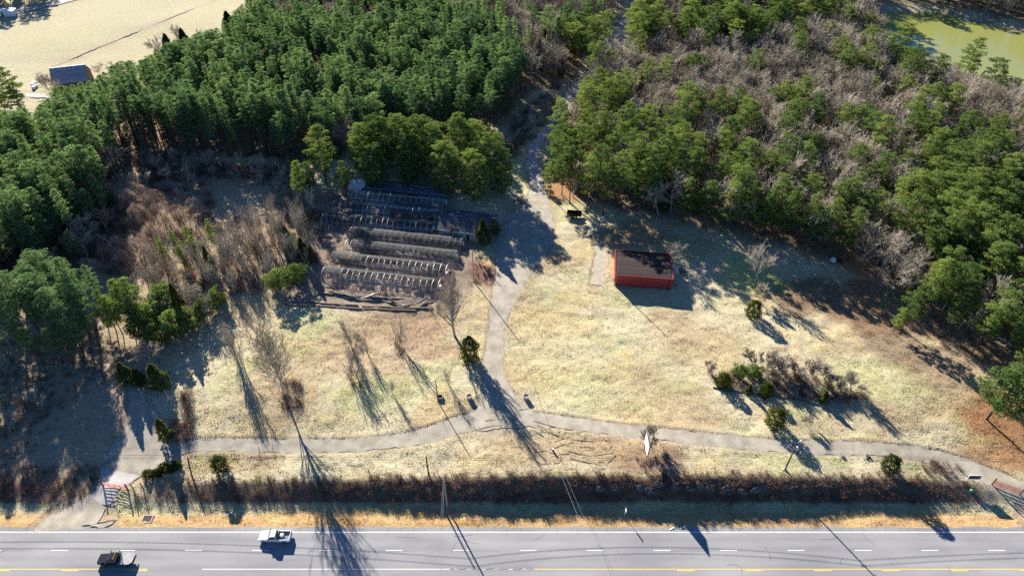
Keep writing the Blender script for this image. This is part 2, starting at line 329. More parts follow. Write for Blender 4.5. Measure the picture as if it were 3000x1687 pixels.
m_ = M['asphalt'].node_tree; N, L = m_.nodes, m_.links; b_ = N['Principled BSDF']; lk = b_.inputs['Base Color'].links[0].from_socket
tc = N.new('ShaderNodeTexCoord'); sp = N.new('ShaderNodeSeparateXYZ'); L.new(tc.outputs['Object'], sp.inputs[0]); w1 = N.new('ShaderNodeMath'); w1.operation = 'MULTIPLY_ADD'; w1.inputs[1].default_value = 2*math.pi/1.83; w1.inputs[2].default_value = 1.1; L.new(sp.outputs[1], w1.inputs[0])
w2 = N.new('ShaderNodeMath'); w2.operation = 'SINE'; L.new(w1.outputs[0], w2.inputs[0]); w3 = N.new('ShaderNodeMapRange'); w3.inputs[1].default_value = -1; w3.inputs[3].default_value = .95; w3.inputs[4].default_value = 1.03; L.new(w2.outputs[0], w3.inputs[0])
cw = N.new('ShaderNodeCombineColor'); [L.new(w3.outputs[0], cw.inputs[i]) for i in range(3)]; mw = N.new('ShaderNodeMix'); mw.data_type = 'RGBA'; mw.blend_type = 'MULTIPLY'; mw.inputs[0].default_value = 1; L.new(lk, mw.inputs[6]); L.new(cw.outputs[0], mw.inputs[7]); L.new(mw.outputs[2], b_.inputs['Base Color'])   # lanes worn by tyres
M['drive'] = roadmat('driveway_asphalt', (.235, .21, .165), (.39, .355, .285), .5, (1, 1, 1), 4)
M['gravel'] = roadmat('gravel', (.30, .27, .25), (.48, .44, .40), .8, (1, 1, 1), 6)
M['concrete'] = roadmat('concrete', (.34, .32, .30), (.46, .44, .41), .6, (1, 1, 1), 6)
M['dirt'] = roadmat('dirt_track', (.25, .19, .13), (.36, .29, .20), .6)
def ribbon(name, P, m, dz, label, cat, rag=.4, nx=6, seed=1):
    P = np.array(P); T = np.gradient(P[:, :2], axis=0); T /= np.linalg.norm(T, axis=1)[:, None]; Nn = np.stack([-T[:, 1], T[:, 0]], 1)
    # resample at about 0.7 m
    d = np.concatenate([[0], np.cumsum(np.hypot(*np.diff(P[:, :2], axis=0).T))]); s = np.arange(0, d[-1], .7)
    Q = np.stack([np.interp(s, d, P[:, k]) for k in range(3)], 1); Nn = np.stack([np.interp(s, d, Nn[:, k]) for k in range(2)], 1)
    rl = (vnoise(s/1.7, s*0, seed)-.5)*2*rag+(vnoise(s/.8, s*0, seed+3)-.5)*rag; rr = (vnoise(s/1.7, s*0+9, seed)-.5)*2*rag+(vnoise(s/.8, s*0+9, seed+3)-.5)*rag
    rows = []
    for j in range(nx):
        k = -1+2*j/(nx-1); off = k*Q[:, 2]+np.where(k < 0, -rl, rr)*abs(k)
        x = Q[:, 0]+Nn[:, 0]*off; y = Q[:, 1]+Nn[:, 1]*off
        rows.append(np.stack([x, y, terrain(x, y)+dz], 1))
    V = np.stack(rows, 1).reshape(-1, 3); i = np.arange(len(s)*nx).reshape(len(s), nx)
    q = np.stack([i[:-1, :-1], i[:-1, 1:], i[1:, 1:], i[1:, :-1]], -1).reshape(-1, 4)
    return tag(link(name, npmesh(name, V, q, m, smooth_=True)), label, cat, kind='structure')
ribbon('driveway', drive_ew, M['drive'], .004, 'long paved driveway running beside the highway from gate to gate', 'driveway', seed=2)
ribbon('driveway', drive_ns, M['drive'], .012, 'paved driveway from the fork up to the wide parking area', 'driveway', .35, 9, 4)
ribbon('driveway', drive_gate, M['concrete'], .016, 'pale concrete entrance through the red gate by the barberry bank', 'driveway', .3, 8, 6)
ribbon('driveway', apron, M['drive'], .035, 'worn asphalt apron where the concrete entrance meets the highway', 'driveway', .3, 8, 7)
ribbon('gravel_pad', drive_pad, M['drive'], -.004, 'worn gravel pad beside the cedar at the driveway end', 'gravel', .8, 8, 8)
ribbon('gravel_lane', lane, M['gravel'], .07, 'gravel lane running into the woods between pine stands', 'lane', .5, 6, 10)
ribbon('dirt_track', track, M['dirt'], .16, 'brown dirt track crossing the open hay field', 'track', .3, 3, 12)
ribbon('gravel_road', farroad, M['gravel'], .16, 'pale gravel road along the far side of the hay field', 'road', .3, 4, 14)
ribbon('farm_lane', barnlane, M['gravel'], .16, 'white gravel farm lane beside the barn', 'lane', .4, 4, 16)
M['patch'] = roadmat('worn_patch', (.30, .265, .21), (.44, .39, .30), .8)
ribbon('gravel_patch', sidepad, M['patch'], .0, 'worn gravel patch beside the red shed', 'gravel', .6, 6, 18)
M['rut'] = roadmat('rut_soil', (.22, .165, .11), (.32, .25, .17), 1.2)
def ruts_mesh(paths):
    mb = MB()
    for P_ in paths:
        for offs in (-.8, .8):
            Q_ = smooth([(*at(a_, b_)[:2], 0) for a_, b_ in P_], 10); T_r = np.gradient(Q_[:, :2], axis=0); T_r /= np.linalg.norm(T_r, axis=1)[:, None]
            c_ = Q_[:, :2]+np.stack([-T_r[:, 1], T_r[:, 0]], 1)*offs; w_ = .05+.09*vnoise(np.arange(len(c_))/2.3, np.zeros(len(c_)), int(P_[0][0])); nrm = np.stack([-T_r[:, 1], T_r[:, 0]], 1)
            for i in range(len(c_)-1):
                if vnoise(i/3.0, offs, int(P_[0][1])) < .52: continue
                q_ = [c_[i]-nrm[i]*w_[i], c_[i+1]-nrm[i+1]*w_[i+1], c_[i+1]+nrm[i+1]*w_[i+1], c_[i]+nrm[i]*w_[i]]
                mb.add([(x_, y_, float(terrain(x_, y_))+.09) for x_, y_ in q_], [(0, 1, 2, 3)])
    return mb
tag(ruts_mesh([[(1390, 1250), (1460, 1236), (1560, 1250), (1650, 1290), (1740, 1300)], [(1440, 1330), (1560, 1310), (1650, 1290), (1720, 1270)], [(1500, 1355), (1600, 1345), (1700, 1330), (1800, 1310)], [(1560, 1290), (1650, 1325), (1760, 1350), (1850, 1355)], [(1560, 1240), (1640, 1262), (1740, 1275)], [(1600, 1365), (1700, 1360), (1800, 1362)], [(1790, 1280), (1800, 1310), (1770, 1345)], [(900, 1345), (1050, 1352), (1200, 1350)], [(700, 1345), (850, 1350), (1000, 1340)]]).build('tyre_ruts', M['rut']), 'dark tyre ruts worn into the grass strip below the fork', 'ruts', kind='stuff')
# highway
YE = at(1500, 1544)[1]; Y0 = 44.0
hw = MB(); xs = np.unique(np.concatenate([np.linspace(-700, -130, 12), np.arange(-130, 130, .6), np.linspace(130, 700, 12)]))
ee = YE+(vnoise(xs*.7, xs*0, 9)-.5)*.45
for i in range(len(xs)-1): hw.add([(xs[i], Y0, 0), (xs[i+1], Y0, 0), (xs[i+1], ee[i+1], 0), (xs[i], ee[i], 0)], [(0, 1, 2, 3)])
HW = tag(hw.build('highway', M['asphalt']), 'grey multi-lane highway with white and yellow lane lines', 'highway', kind='structure')
def paint(name, col):
    """road paint, worn to the asphalt in flecks"""
    return mat(name, col, .6, .12, 6)
M['wpaint'] = paint('white_road_paint', (.66, .65, .62)); M['ypaint'] = paint('yellow_road_paint', (.78, .55, .08)); M['crack'] = mat('crack_sealer', (.055, .055, .06), .7, .2)
def Yat(py): return CAMH/math.tan(R(PITCH)+math.atan((py-843.5)/F))
def Xat(px, py): y = Yat(py); return (px-1500)*(y*c0+CAMH*s0)/F
def strip(x0, x1, yc, wd, name, m, z=.004):
    n = max(1, int((x1-x0)/12)); b = MB()
    for i in range(n):
        a, c = x0+(x1-x0)*i/n, x0+(x1-x0)*(i+1)/n; b.add([(a, yc-wd/2, z), (c, yc-wd/2, z), (c, yc+wd/2, z), (a, yc+wd/2, z)], [(0, 1, 2, 3)])
    return b.build(name, m, HW)
yl, yd, yc_ = Yat(1558), Yat(1611), Yat(1666)
strip(-700, 700, yl, .22, 'edge_line', M['wpaint'])
dash = MB().add([(0, -.07, .004), (3.1, -.07, .004), (3.1, .07, .004), (0, .07, .004)], [(0, 1, 2, 3)]).mesh('lane_dash', M['wpaint'])
for k in range(-9, 26): link('lane_dash', dash, HW, (Xat(150, 1611)+12.33*k, yd, 0))
strip(-700, Xat(432, 1666), yc_, .11, 'yellow_line', M['ypaint']); strip(Xat(1565, 1666), 700, yc_, .11, 'yellow_line', M['ypaint'])
strip(Xat(592, 1666), Xat(1318, 1666), yc_, .12, 'white_line', M['wpaint'])
yd2 = MB().add([(0, -.06, .004), (3.1, -.06, .004), (3.1, .06, .004), (0, .06, .004)], [(0, 1, 2, 3)]).mesh('yellow_dash', M['ypaint'])
for k in list(range(-6, 3))+list(range(10, 24)): link('yellow_dash', yd2, HW, (Xat(-22, 1670)+12.33*k, yc_-.26, 0))
wd2 = MB().add([(0, -.06, .004), (.8, -.06, .004), (.8, .06, .004), (0, .06, .004)], [(0, 1, 2, 3)]).mesh('short_dash', M['wpaint'])
for px in (1330, 1368, 1410, 1448, 1490, 1530): link('short_dash', wd2, HW, (Xat(px, 1666), yc_, 0))
strip(-700, 700, yc_-3.8, .11, 'yellow_line', M['ypaint']); strip(-700, 700, yc_-11.2, .22, 'edge_line', M['wpaint'])
for k in range(-9, 26): link('lane_dash', dash, HW, (Xat(150, 1611)+12.33*k+4, yc_-7.5, 0))
rng = np.random.default_rng(5); ck = MB()
def crack(pts, wd=.035):
    P = np.array(pts)
    for a, b2 in zip(P[:-1], P[1:]):
        d = (b2-a)/np.linalg.norm(b2-a); n_ = np.array((-d[1], d[0]))*wd/2; o = d*wd*.5
        ck.add([(*(a-n_-o), .006), (*(b2-n_+o), .006), (*(b2+n_+o), .006), (*(a+n_-o), .006)], [(0, 1, 2, 3)])
for px in np.concatenate([np.arange(20, 1000, 62), np.arange(1010, 3000, 33)]):
    px = px+rng.uniform(-14, 14); x = Xat(px, 1552); y = YE-.05; pts = [(x, y)]
    for _ in range(rng.integers(2, 5)): x += rng.uniform(-.12, .22); y -= rng.uniform(.18, .42); pts.append((x, y))
    crack(pts, .04)
for p0 in [(1330, 1570), (1345, 1572), (1752, 1545), (1745, 1600), (1560, 1582), (2240, 1600), (2400, 1580), (30, 1600), (60, 1560), (2130, 1655), (2770, 1655), (2470, 1630), (1160, 1570), (1060, 1640), (2560, 1595), (1360, 1580)]:
    x, y = Xat(*p0), Yat(p0[1]); a = rng.choice([0, 1.4, -1.5, .3]); pts = [(x, y)]
    for _ in range(rng.integers(5, 10)): a += rng.uniform(-.5, .5); x += .45*math.cos(a); y += .45*math.sin(a)*.8; pts.append((x, y))
    crack(pts, .05)
for px0 in (-40, 900, 1080, 1330, 1960): 
    x = Xat(px0, 1611); pts = [(x, yd-.12)]
    for _ in range(14): x += .6; pts.append((x, yd-.1+rng.uniform(-.06, .06)))
    crack(pts, .03)
x = Xat(1320, 1667); pts = []
for _ in range(26): pts.append((x, yc_+rng.uniform(-.12, .12))); x += .55
crack(pts, .06)
tag(ck.build('crack', M['crack'], HW), kind='stuff')
# pond
m, t, N, L, b = newmat('pond_water'); b.inputs['Base Color'].default_value = (.225, .235, .065, 1); b.inputs['Roughness'].default_value = .12; b.inputs['Specular IOR Level'].default_value = .35
tc = N.new('ShaderNodeTexCoord'); nn = N.new('ShaderNodeTexNoise'); nn.inputs['Scale'].default_value = .5; L.new(tc.outputs['Object'], nn.inputs['Vector'])
bp = N.new('ShaderNodeBump'); bp.inputs['Strength'].default_value = .05; L.new(nn.outputs[0], bp.inputs['Height']); L.new(bp.outputs[0], b.inputs['Normal'])
ctr = POND.mean(0); PP = ctr+(POND-ctr)*1.06
pb = MB().add([(x, y, 2.35) for x, y in PP], [tuple(range(len(PP)))]); tag(pb.build('pond', m), 'still yellow green pond behind the bare woods', 'pond', kind='structure')
# ---------------------------------------------------------------- tree geometry
def leaves(Cn, size, rng, up=.35, asp=.40):
    """one small triangle for each point"""
    n = len(Cn); u = rng.normal(size=(n, 3)); u[:, 2] = u[:, 2]*.7+up; u /= np.linalg.norm(u, axis=1)[:, None]
    r = rng.normal(size=(n, 3)); v = np.cross(u, r); v /= np.linalg.norm(v, axis=1)[:, None]+1e-9
    s = size*rng.uniform(.55, 1.5, n)[:, None]
    V = np.stack([Cn+u*s*.65, Cn-u*s*.35+v*s*asp, Cn-u*s*.35-v*s*asp], 1).reshape(-1, 3)
    return V, np.arange(3*n).reshape(-1, 3)
def puff(c, r, n, rng, flat=.6):
    d = rng.normal(size=(n, 3)); d /= np.linalg.norm(d, axis=1)[:, None]
    d[:, 2] = np.abs(d[:, 2])*.9-.25*rng.random(n)
    return np.array(c)+d*(rng.uniform(.45, 1, n)**.6)[:, None]*np.array((r, r, r*flat))
def sticks(S, n=3):
    """segments (p0, p1, r0, r1) as n-sided open tubes, n=2: flat strips"""
    A = np.array([s[0] for s in S], float); B = np.array([s[1] for s in S], float); r0 = np.array([s[2] for s in S])[:, None]; r1 = np.array([s[3] for s in S])[:, None]
    t = B-A; t /= np.linalg.norm(t, axis=1)[:, None]+1e-9
    a = np.where(np.abs(t[:, 2:3]) < .9, np.array([[0, 0, 1.]]), np.array([[1., 0, 0]])); u = np.cross(t, a); u /= np.linalg.norm(u, axis=1)[:, None]+1e-9; q = np.cross(t, u)
    if n == 2:
        an = (np.arange(len(A))*2.399)[:, None]; w_ = u*np.cos(an)+q*np.sin(an)
        V = np.stack([A-w_*r0, A+w_*r0, B+w_*r1, B-w_*r1], 1).reshape(-1, 3); i = np.arange(len(A))[:, None]*4
        return V, np.concatenate([i+np.array([[0, 1, 2]]), i+np.array([[0, 2, 3]])])
    rings = [A+r0*(u*math.cos(k*2*math.pi/n)+q*math.sin(k*2*math.pi/n)) for k in range(n)]+[B+r1*(u*math.cos(k*2*math.pi/n)+q*math.sin(k*2*math.pi/n)) for k in range(n)]
    V = np.stack(rings, 1).reshape(-1, 3); i = np.arange(len(A))[:, None]*2*n; f = []
    for k in range(n):
        k2 = (k+1) % n; f += [i+np.array([[k, k2, n+k2]]), i+np.array([[k, n+k2, n+k]])]
    return V, np.concatenate(f)
def cat(parts):
    V = []; Fc = []; o = 0
    for v, f in parts: V.append(v); Fc.append(f+o); o += len(v)
    return np.concatenate(V), np.concatenate(Fc)
def trunk_sticks(H, r, rng, lean=.02, n=7, top=.15):
    P = [np.array((0, 0, -.3))]; d = rng.normal(size=2)*lean
    for i in range(1, n+1): P.append(np.array((d[0]*H*i/n+rng.normal()*.04, d[1]*H*i/n+rng.normal()*.04, H*i/n)))
    rr = [r*(1-(1-top)*i/n) for i in range(n+1)]
    return P, [(P[i], P[i+1], rr[i], rr[i+1]) for i in range(n)]
def pine(seed, H=20, r=2.3, zb=.55, nb=46, per=26, size=.40, pr=(.55, .85), low=False, gaps=.0, shape=1.0):
    rng = np.random.default_rng(seed); P, S = trunk_sticks(H*.97, .0095*H+.02, rng); pts = []; br = []
    z0 = H*zb
    def axis_at(z):
        k = min(len(P)-2, int(z/(H*.97)*(len(P)-1))); a, b = P[k], P[k+1]; return a+(b-a)*np.clip((z-a[2])/(b[2]-a[2]+1e-9), 0, 1)
    ga = rng.uniform(0, 6.28)
    for i in range(nb):
        tt = (i+.5)/nb; z = z0+(H*.97-z0)*tt**.92
        if rng.random() < gaps: continue
        prof = (1-tt)**.55*(min(1, .45+tt*2.2)) if shape == 1 else math.sqrt(max(.02, 1-(abs(tt-.42)/.60)**2))
        a = ga+i*2.4+rng.uniform(-.4, .4); Rr = max(.25, r*prof*rng.uniform(.55, 1.18)*(1+.22*math.sin(2*a+seed)+.16*math.sin(3*a+tt*7+seed)))
        c_ = axis_at(z); tip = c_+np.array((math.cos(a)*Rr, math.sin(a)*Rr, Rr*rng.uniform(.0, .35)))
        br.append((c_, tip, .035, .012))
        for k in ([1.0, .62] if Rr > 1.3 else [.85]):
            p = c_+(tip-c_)*k+rng.normal(size=3)*.12
            pts.append(puff(p, rng.uniform(*pr)*(1.1 if k < 1 else .9), max(4, int(per*rng.uniform(.7, 1.2))), rng))
        if Rr > 2.4:
            for sgn in (-1, 1):
                p = c_+(tip-c_)*.8+np.array((-math.sin(a), math.cos(a), .1))*sgn*Rr*.26; pts.append(puff(p, rng.uniform(*pr)*.9, int(per*.8), rng))
    pts.append(puff(axis_at(H*.95)+np.array((0, 0, .2)), .6, per, rng, 1.0))
    # dead lower branches
    for i in range(0 if low else 14):
        z = H*rng.uniform(min(.25, zb*.5), zb); a = rng.uniform(0, 6.28); c_ = axis_at(z); L_ = rng.uniform(.4, 1.3); br.append((c_, c_+np.array((math.cos(a)*L_, math.sin(a)*L_, rng.uniform(-.1, .3))), .02, .008))
    return cat([sticks(S, 3 if low else 6)]+([] if low else [sticks(br, 3)])), leaves(np.concatenate(pts), size, rng)
def cedar(seed, H=9, r=1.6, n=2600, size=.30, shape='cone', skirt=.03):
    rng = np.random.default_rng(seed); P, S = trunk_sticks(H*.9, .014*H, rng, 0)
    t_ = rng.random(n)**(.75 if shape == 'cone' else .9); a = rng.uniform(0, 6.28, n)
    if shape == 'cone': prof = (1-t_)**.75*np.minimum(1, .55+t_*4)
    elif shape == 'egg': prof = np.sqrt(np.clip(1-(np.abs(t_-.40)/.60)**2.2, 0, 1))
    else: prof = np.sqrt(np.clip(1-(np.abs(t_-.45)/.55)**3, 0, 1))
    lob = 1+.22*np.sin(a*3+t_*9+seed)+.16*np.sin(a*5-t_*16+seed*2)+.14*np.sin(a*2+t_*23+seed)
    rad = r*prof*lob*rng.uniform(.55, 1.12, n)**.7
    pts = np.stack([np.cos(a)*rad, np.sin(a)*rad, H*(skirt+(1-skirt)*t_)+rng.normal(size=n)*.08], 1)
    core = []
    for i in range(10):
        z = H*(skirt+.05+.85*i/10); core.append(z)
    return cat([sticks(S, 5)]), leaves(pts, size, rng, .6)
def grow(S, p, d, L_, r, lv, rng, spec):
    nseg = 3 if lv < 2 else 2; q = np.array(p, float); d = np.array(d, float); nodes = [(q.copy(), d.copy(), r)]
    for i in range(nseg):
        d = d+rng.normal(size=3)*spec['wig']+np.array((0, 0, spec['up'])); d /= np.linalg.norm(d)
        q2 = q+d*L_/nseg; r2 = r*(1-.5*(i+1)/nseg); S[min(lv, 9)].append((q.copy(), q2.copy(), nodes[-1][2], max(spec['rmin'], r2))); q = q2; nodes.append((q.copy(), d.copy(), max(spec['rmin'], r2)))
    if lv >= spec['levels']: return
    nc = spec['n'][lv]; lo = spec['lo'][min(lv, len(spec['lo'])-1)]
    for k in range(nc):
        f = lo+(1-lo)*(k+rng.random())/nc; f = min(f, .999); i = min(nseg-1, int(f*nseg)); a = nodes[i]; b = nodes[i+1]; g_ = f*nseg-i
        pp = a[0]+(b[0]-a[0])*g_; dd = b[1]; rd = rng.normal(size=3); rd -= dd*rd.dot(dd); rd /= np.linalg.norm(rd)+1e-9
        an = spec['ang'][min(lv, len(spec['ang'])-1)]*rng.uniform(.7, 1.3); nd = dd*math.cos(an)+rd*math.sin(an)
        grow(S, pp, nd, L_*spec['rat']*rng.uniform(.7, 1.15)*(1.15-.45*f if lv == 0 else 1), max(spec['rmin'], a[2]*.55), lv+1, rng, spec)
BROAD = dict(levels=4, n=[9, 5, 5, 5], lo=[.35, .3, .2, .15], ang=[.75, .65, .6, .6], rat=.60, up=.10, wig=.12, rmin=.026)
POPLAR = dict(levels=4, n=[30, 6, 4, 3], lo=[.18, .2, .2, .2], ang=[.50, .5, .5, .6], rat=.40, up=.16, wig=.05, rmin=.020)
SAP = dict(levels=3, n=[12, 5, 4], lo=[.2, .25, .2], ang=[.42, .45, .5], rat=.38, up=.12, wig=.06, rmin=.014)
VASE = dict(levels=4, n=[5, 5, 5, 4], lo=[.4, .3, .2, .2], ang=[.42, .45, .5, .5], rat=.62, up=.06, wig=.10, rmin=.021)
def bare(seed, H, spec, stems=1, spread=.15, r=None, frac=.62, split=1, n=3):
    rng = np.random.default_rng(seed); S = [[] for _ in range(10)]
    for k in range(stems):
        a = rng.uniform(0, 6.28) if stems > 1 else 0; sp = spread*rng.uniform(.4, 1.2) if stems > 1 else .02
        d = np.array((math.cos(a)*sp, math.sin(a)*sp, 1.)); d /= np.linalg.norm(d)
        grow(S, (math.cos(a)*.12*(stems > 1), math.sin(a)*.12*(stems > 1), -.2), d, H*frac*rng.uniform(.85, 1.0), (r or .011*H+.02)*(1 if stems == 1 else .6), 0, rng, spec)
    tr = [s for l in S[:split+1] for s in l]; cr = [s for l in S[split+1:] for s in l]
    return sticks(tr, 5 if n > 2 else 3), sticks(cr, n)
def vine(seed, H=5, r=2.4, n=900):
    rng = np.random.default_rng(seed); S = []
    P, T = trunk_sticks(H*.9, .1, rng, .05)
    for i in range(n):
        t_ = rng.random()**.6; a = rng.uniform(0, 6.28); rr = r*math.sqrt(max(0, 1-t_**2.2))*rng.uniform(.7, 1.05)*(1+.3*math.sin(3*a+seed)); p = np.array((math.cos(a)*rr, math.sin(a)*rr, H*t_*(1+.15*math.sin(2*a+seed*1.7))))
        d = rng.normal(size=3)*.4+np.array((math.cos(a)*.3, math.sin(a)*.3, -.5)); S.append((p, p+d*rng.uniform(.4, 1.1), .022, .010))
    return sticks(T, 5), sticks(S, 2)
def shrub(seed, H=1.6, r=1.2, n=110, rad=.018):
    rng = np.random.default_rng(seed); S = []
    for i in range(n//5):
        a = rng.uniform(0, 6.28); q = rng.random()**.6; tip = np.array((math.cos(a)*r*q, math.sin(a)*r*q, H*rng.uniform(.6, 1.05)*(1-.35*q))); b0 = np.array((math.cos(a)*r*.25*q, math.sin(a)*r*.25*q, -.1)); mid = b0*.45+tip*.55+rng.normal(size=3)*.1
        S += [(b0, mid, rad, rad*.7), (mid, tip, rad*.7, rad*.4)]
        for k in range(3): p = mid+(tip-mid)*rng.random(); S.append((p, p+(rng.normal(size=3)*.28+np.array((0, 0, .16)))*H*.45, rad*.55, rad*.35))
    return sticks(S, 2)
# libraries: kind -> list of (trunk mesh, crown mesh), reference height
LIB = {}; SRC = {}
def reg(kind, Href, gen, k, mt, mc, seed0):
    LIB[kind] = (Href, [])
    for i in range(k):
        a, b = gen(seed0+i*7)
        LIB[kind][1].append((npmesh('trunk', *a, mt), npmesh('crown', *b, mc)))
reg('plant', 20, lambda s: pine(s, 20, 1.95+.32*((s//7) % 4), .40+.05*((s//7) % 3), 46+4*((s//7) % 4), 62, .23, gaps=.04+.05*((s//7) % 3), shape=2 if s % 5 == 0 else 1), 8, M['bark'], M['needle_plant'], 100)
reg('pine', 20, lambda s: pine(s, 20, 3.5, .36, 50, 84, .24, (.65, 1.1), gaps=.18, shape=2), 7, M['bark'], M['needle'], 200)
reg('edgepine', 16, lambda s: pine(s, 16, 3.4, .22, 54, 88, .24, (.65, 1.05), gaps=.14, shape=1), 5, M['bark'], M['needle'], 300)
reg('fullpine', 20, lambda s: pine(s, 20, 4.6, .08, 96, 90, .25, (.75, 1.2), gaps=.12, shape=2), 4, M['bark'], M['needle'], 350)
reg('youngpine', 7, lambda s: pine(s, 7, 2.4, .08, 50, 54, .25, (.5, .8), gaps=.08, shape=2), 3, M['bark'], M['needle'], 400)
reg('cedar', 9, lambda s: cedar(s, 9, 1.7, 2600, .34), 4, M['bark'], M['cedar'], 500)
reg('arbor', 5, lambda s: cedar(s, 5, 1.75, 4200, .22, 'egg', .0), 3, M['bark'], M['arbor'], 600)
reg('column', 7.5, lambda s: cedar(s, 7.5, 1.9, 5200, .24, 'egg', .0), 1, M['bark'], M['arbor'], 650)
reg('bare', 16, lambda s: bare(s, 16, BROAD), 7, M['greybark'], M['twig'], 700)
reg('poplar', 22, lambda s: bare(s, 22, POPLAR, 2, .12, frac=.88), 2, M['greybark'], M['twig'], 800)
reg('lone', 18, lambda s: bare(s, 18, POPLAR, 1, .1, .34, .92), 1, M['greybark'], M['twig'], 830)
reg('sapling', 9, lambda s: bare(s, 9, SAP, 4, .22, frac=.85), 4, M['greybark'], M['twig'], 900)
reg('vase', 6.5, lambda s: bare(s, 6.5, VASE, 4, .42, frac=.5), 4, M['greybark'], M['twig'], 1000)
reg('vine', 5, lambda s: vine(s), 4, M['bark'], M['vine'], 1100)
def tree(kind, x, y, H, name, label, cat_, group=None, var=None, rz=None, wide=1.0, sink=.0):
    Href, vs = LIB[kind]; hsh = int(abs(x*37.3+y*91.7)*10)
    k = hsh % len(vs) if var is None else var; s = H/Href
    o = thing(name, label, cat_, (x, y, gzat(x, y)-.05-sink), (hsh*.37) % 6.28 if rz is None else rz, group, (s*wide, s*wide, s))
    t_, c_ = link('trunk', vs[k][0], o), link('crown', vs[k][1], o)
    if all(s[1].data != c_.data for s in SRC.setdefault(kind, [])): SRC[kind].append((t_, c_))
    return o
def by_top(px, py, H): x, y, _ = at(px, py, H); return x, y
TAKEN = []
def put(kind, px, py, H, name, label, cat_, group=None, top=True, **kw):
    x, y = by_top(px, py, H) if top else at(px, py)[:2]
    TAKEN.append((x, y)); return tree(kind, x, y, H, name, label, cat_, group, **kw)

# ---------------------------------------------------------------- trees placed one by one
for i, (px, py, H) in enumerate([(1045, 362, 18), (1100, 338, 19.5), (1162, 335, 20), (1218, 338, 20), (1262, 362, 19), (1340, 335, 21), (1392, 352, 20), (1436, 385, 19), (1470, 440, 15), (1085, 425, 15), (1190, 405, 16), (1300, 415, 18), (1385, 440, 17)]):
    put('fullpine', px, py, H, 'pine_tree', 'tall mature pine in the row behind the covered greenhouse', 'pine tree', 'pines behind the greenhouses', wide=1.0)
for px, py, H in [(1730, 245, 20), (1838, 295, 20), (1904, 307, 19), (1978, 314, 19), (1706, 365, 20), (1640, 361, 19), (1617, 470, 13), (1885, 400, 22), (1831, 443, 19), (1963, 384, 22), (1762, 330, 20), (1775, 420, 20), (1680, 430, 19), (1925, 450, 19), (2019, 357, 21), (2060, 430, 18)]:
    put('pine', px, py, H, 'pine_tree', 'tall sunlit pine at the wood corner beside the gravel lane', 'pine tree', 'pines beside the lane mouth')
for px, py, H in [(2594, 446, 18), (2388, 508, 15), (2190, 287, 17), (2408, 276, 17), (2485, 303, 17), (2543, 295, 17), (2361, 93, 18), (2664, 66, 20), (2877, 109, 20), (2943, 171, 19), (2761, 155, 20), (2699, 140, 20), (2493, 128, 18), (2559, 128, 18), (2807, 369, 16), (2128, 384, 17), (2361, 217, 18)]:
    put('pine', px, py, H, 'pine_tree', 'round-topped pine standing above the bare hardwoods near the pond', 'pine tree', 'pines above the bare woods', wide=1.12)
for px, py, H in [(1718, 622, 19), (1768, 630, 18)]: put('pine', px, py, H, 'pine_tree', 'foremost pine at the wood edge behind the old trailer', 'pine tree', 'pines behind the trailer', top=False)
put('cedar', 2241, 366, 13, 'cedar_tree', 'narrow yellow green conifer among the bare hardwoods', 'cedar')
for px, py, H in [(2738, 612, 18), (2854, 585, 18), (2950, 560, 18), (2776, 667, 17), (2950, 710, 17), (2873, 795, 15), (2994, 853, 16), (2820, 720, 16), (2900, 650, 17), (2990, 640, 17), (2930, 900, 12), (2820, 620, 17), (3020, 760, 17)]:
    put('pine', px, py, H, 'pine_tree', 'broad dense pine in the thick stand above the brown leaf slope', 'pine tree', 'pines above the leaf slope', wide=1.1)
put('edgepine', 2710, 838, 14, 'pine_tree', 'bushy pine at the edge of the brown leaf slope', 'pine tree', rz=1.0)
put('edgepine', 2655, 905, 8, 'pine_tree', 'small yellow green pine tucked against the bushy edge pine', 'pine tree', rz=2.0)
put('edgepine', 2890, 1228, 17, 'pine_tree', 'leaning pine over rusty needle litter beside the driveway', 'pine tree', top=False, wide=1.6)
put('edgepine', 2998, 1275, 17, 'pine_tree', 'thick-trunked pine over rusty needle litter, right by the driveway bend', 'pine tree', top=False)
put('edgepine', 2965, 1170, 17, 'pine_tree', 'full pine behind the leaning pine on rusty litter', 'pine tree', top=False, wide=1.2)
for px, py, H in [(2125, 672, 16), (2178, 682, 17), (2232, 692, 17), (2290, 706, 18), (2345, 718, 17), (2405, 732, 17), (2465, 752, 16), (2060, 668, 16), (2000, 655, 15)]:
    put('edgepine', px, py, H, 'pine_tree', 'dark full-skirted pine at the wood edge shading the leaf slope', 'pine tree', 'dark pines shading the leaf slope', top=False, wide=1.05)
# clearing side
for px, py, H in [(155, 760, 19), (70, 799, 18), (155, 884, 15), (23, 915, 14), (110, 850, 17), (205, 830, 15), (-30, 850, 17), (60, 960, 12), (230, 900, 12), (120, 960, 11), (0, 800, 18), (-60, 930, 14)]:
    put('plant', px, py, H, 'pine_tree', 'full green pine in the clump above the red pipe gate', 'pine tree', 'pines above the red gate', wide=1.45)
for px, py, H in [(322, 818, 14), (352, 814, 14), (300, 870, 12), (370, 870, 12), (275, 850, 13)]:
    put('edgepine', px, py, H, 'pine_tree', 'mid-sized pine between the gate clump and the bramble clearing', 'pine tree', 'pines by the bramble clearing')
put('youngpine', 462, 841, 9, 'pine_tree', 'young yellow green pine beside a dark cedar in the clearing', 'pine tree')
put('cedar', 497, 832, 11, 'cedar_tree', 'dark cedar between young pine and grey bare tree', 'cedar')
put('bare', 563, 823, 10, 'bare_tree', 'round grey bare tree at the clearing edge beside the dark cedar', 'bare tree')
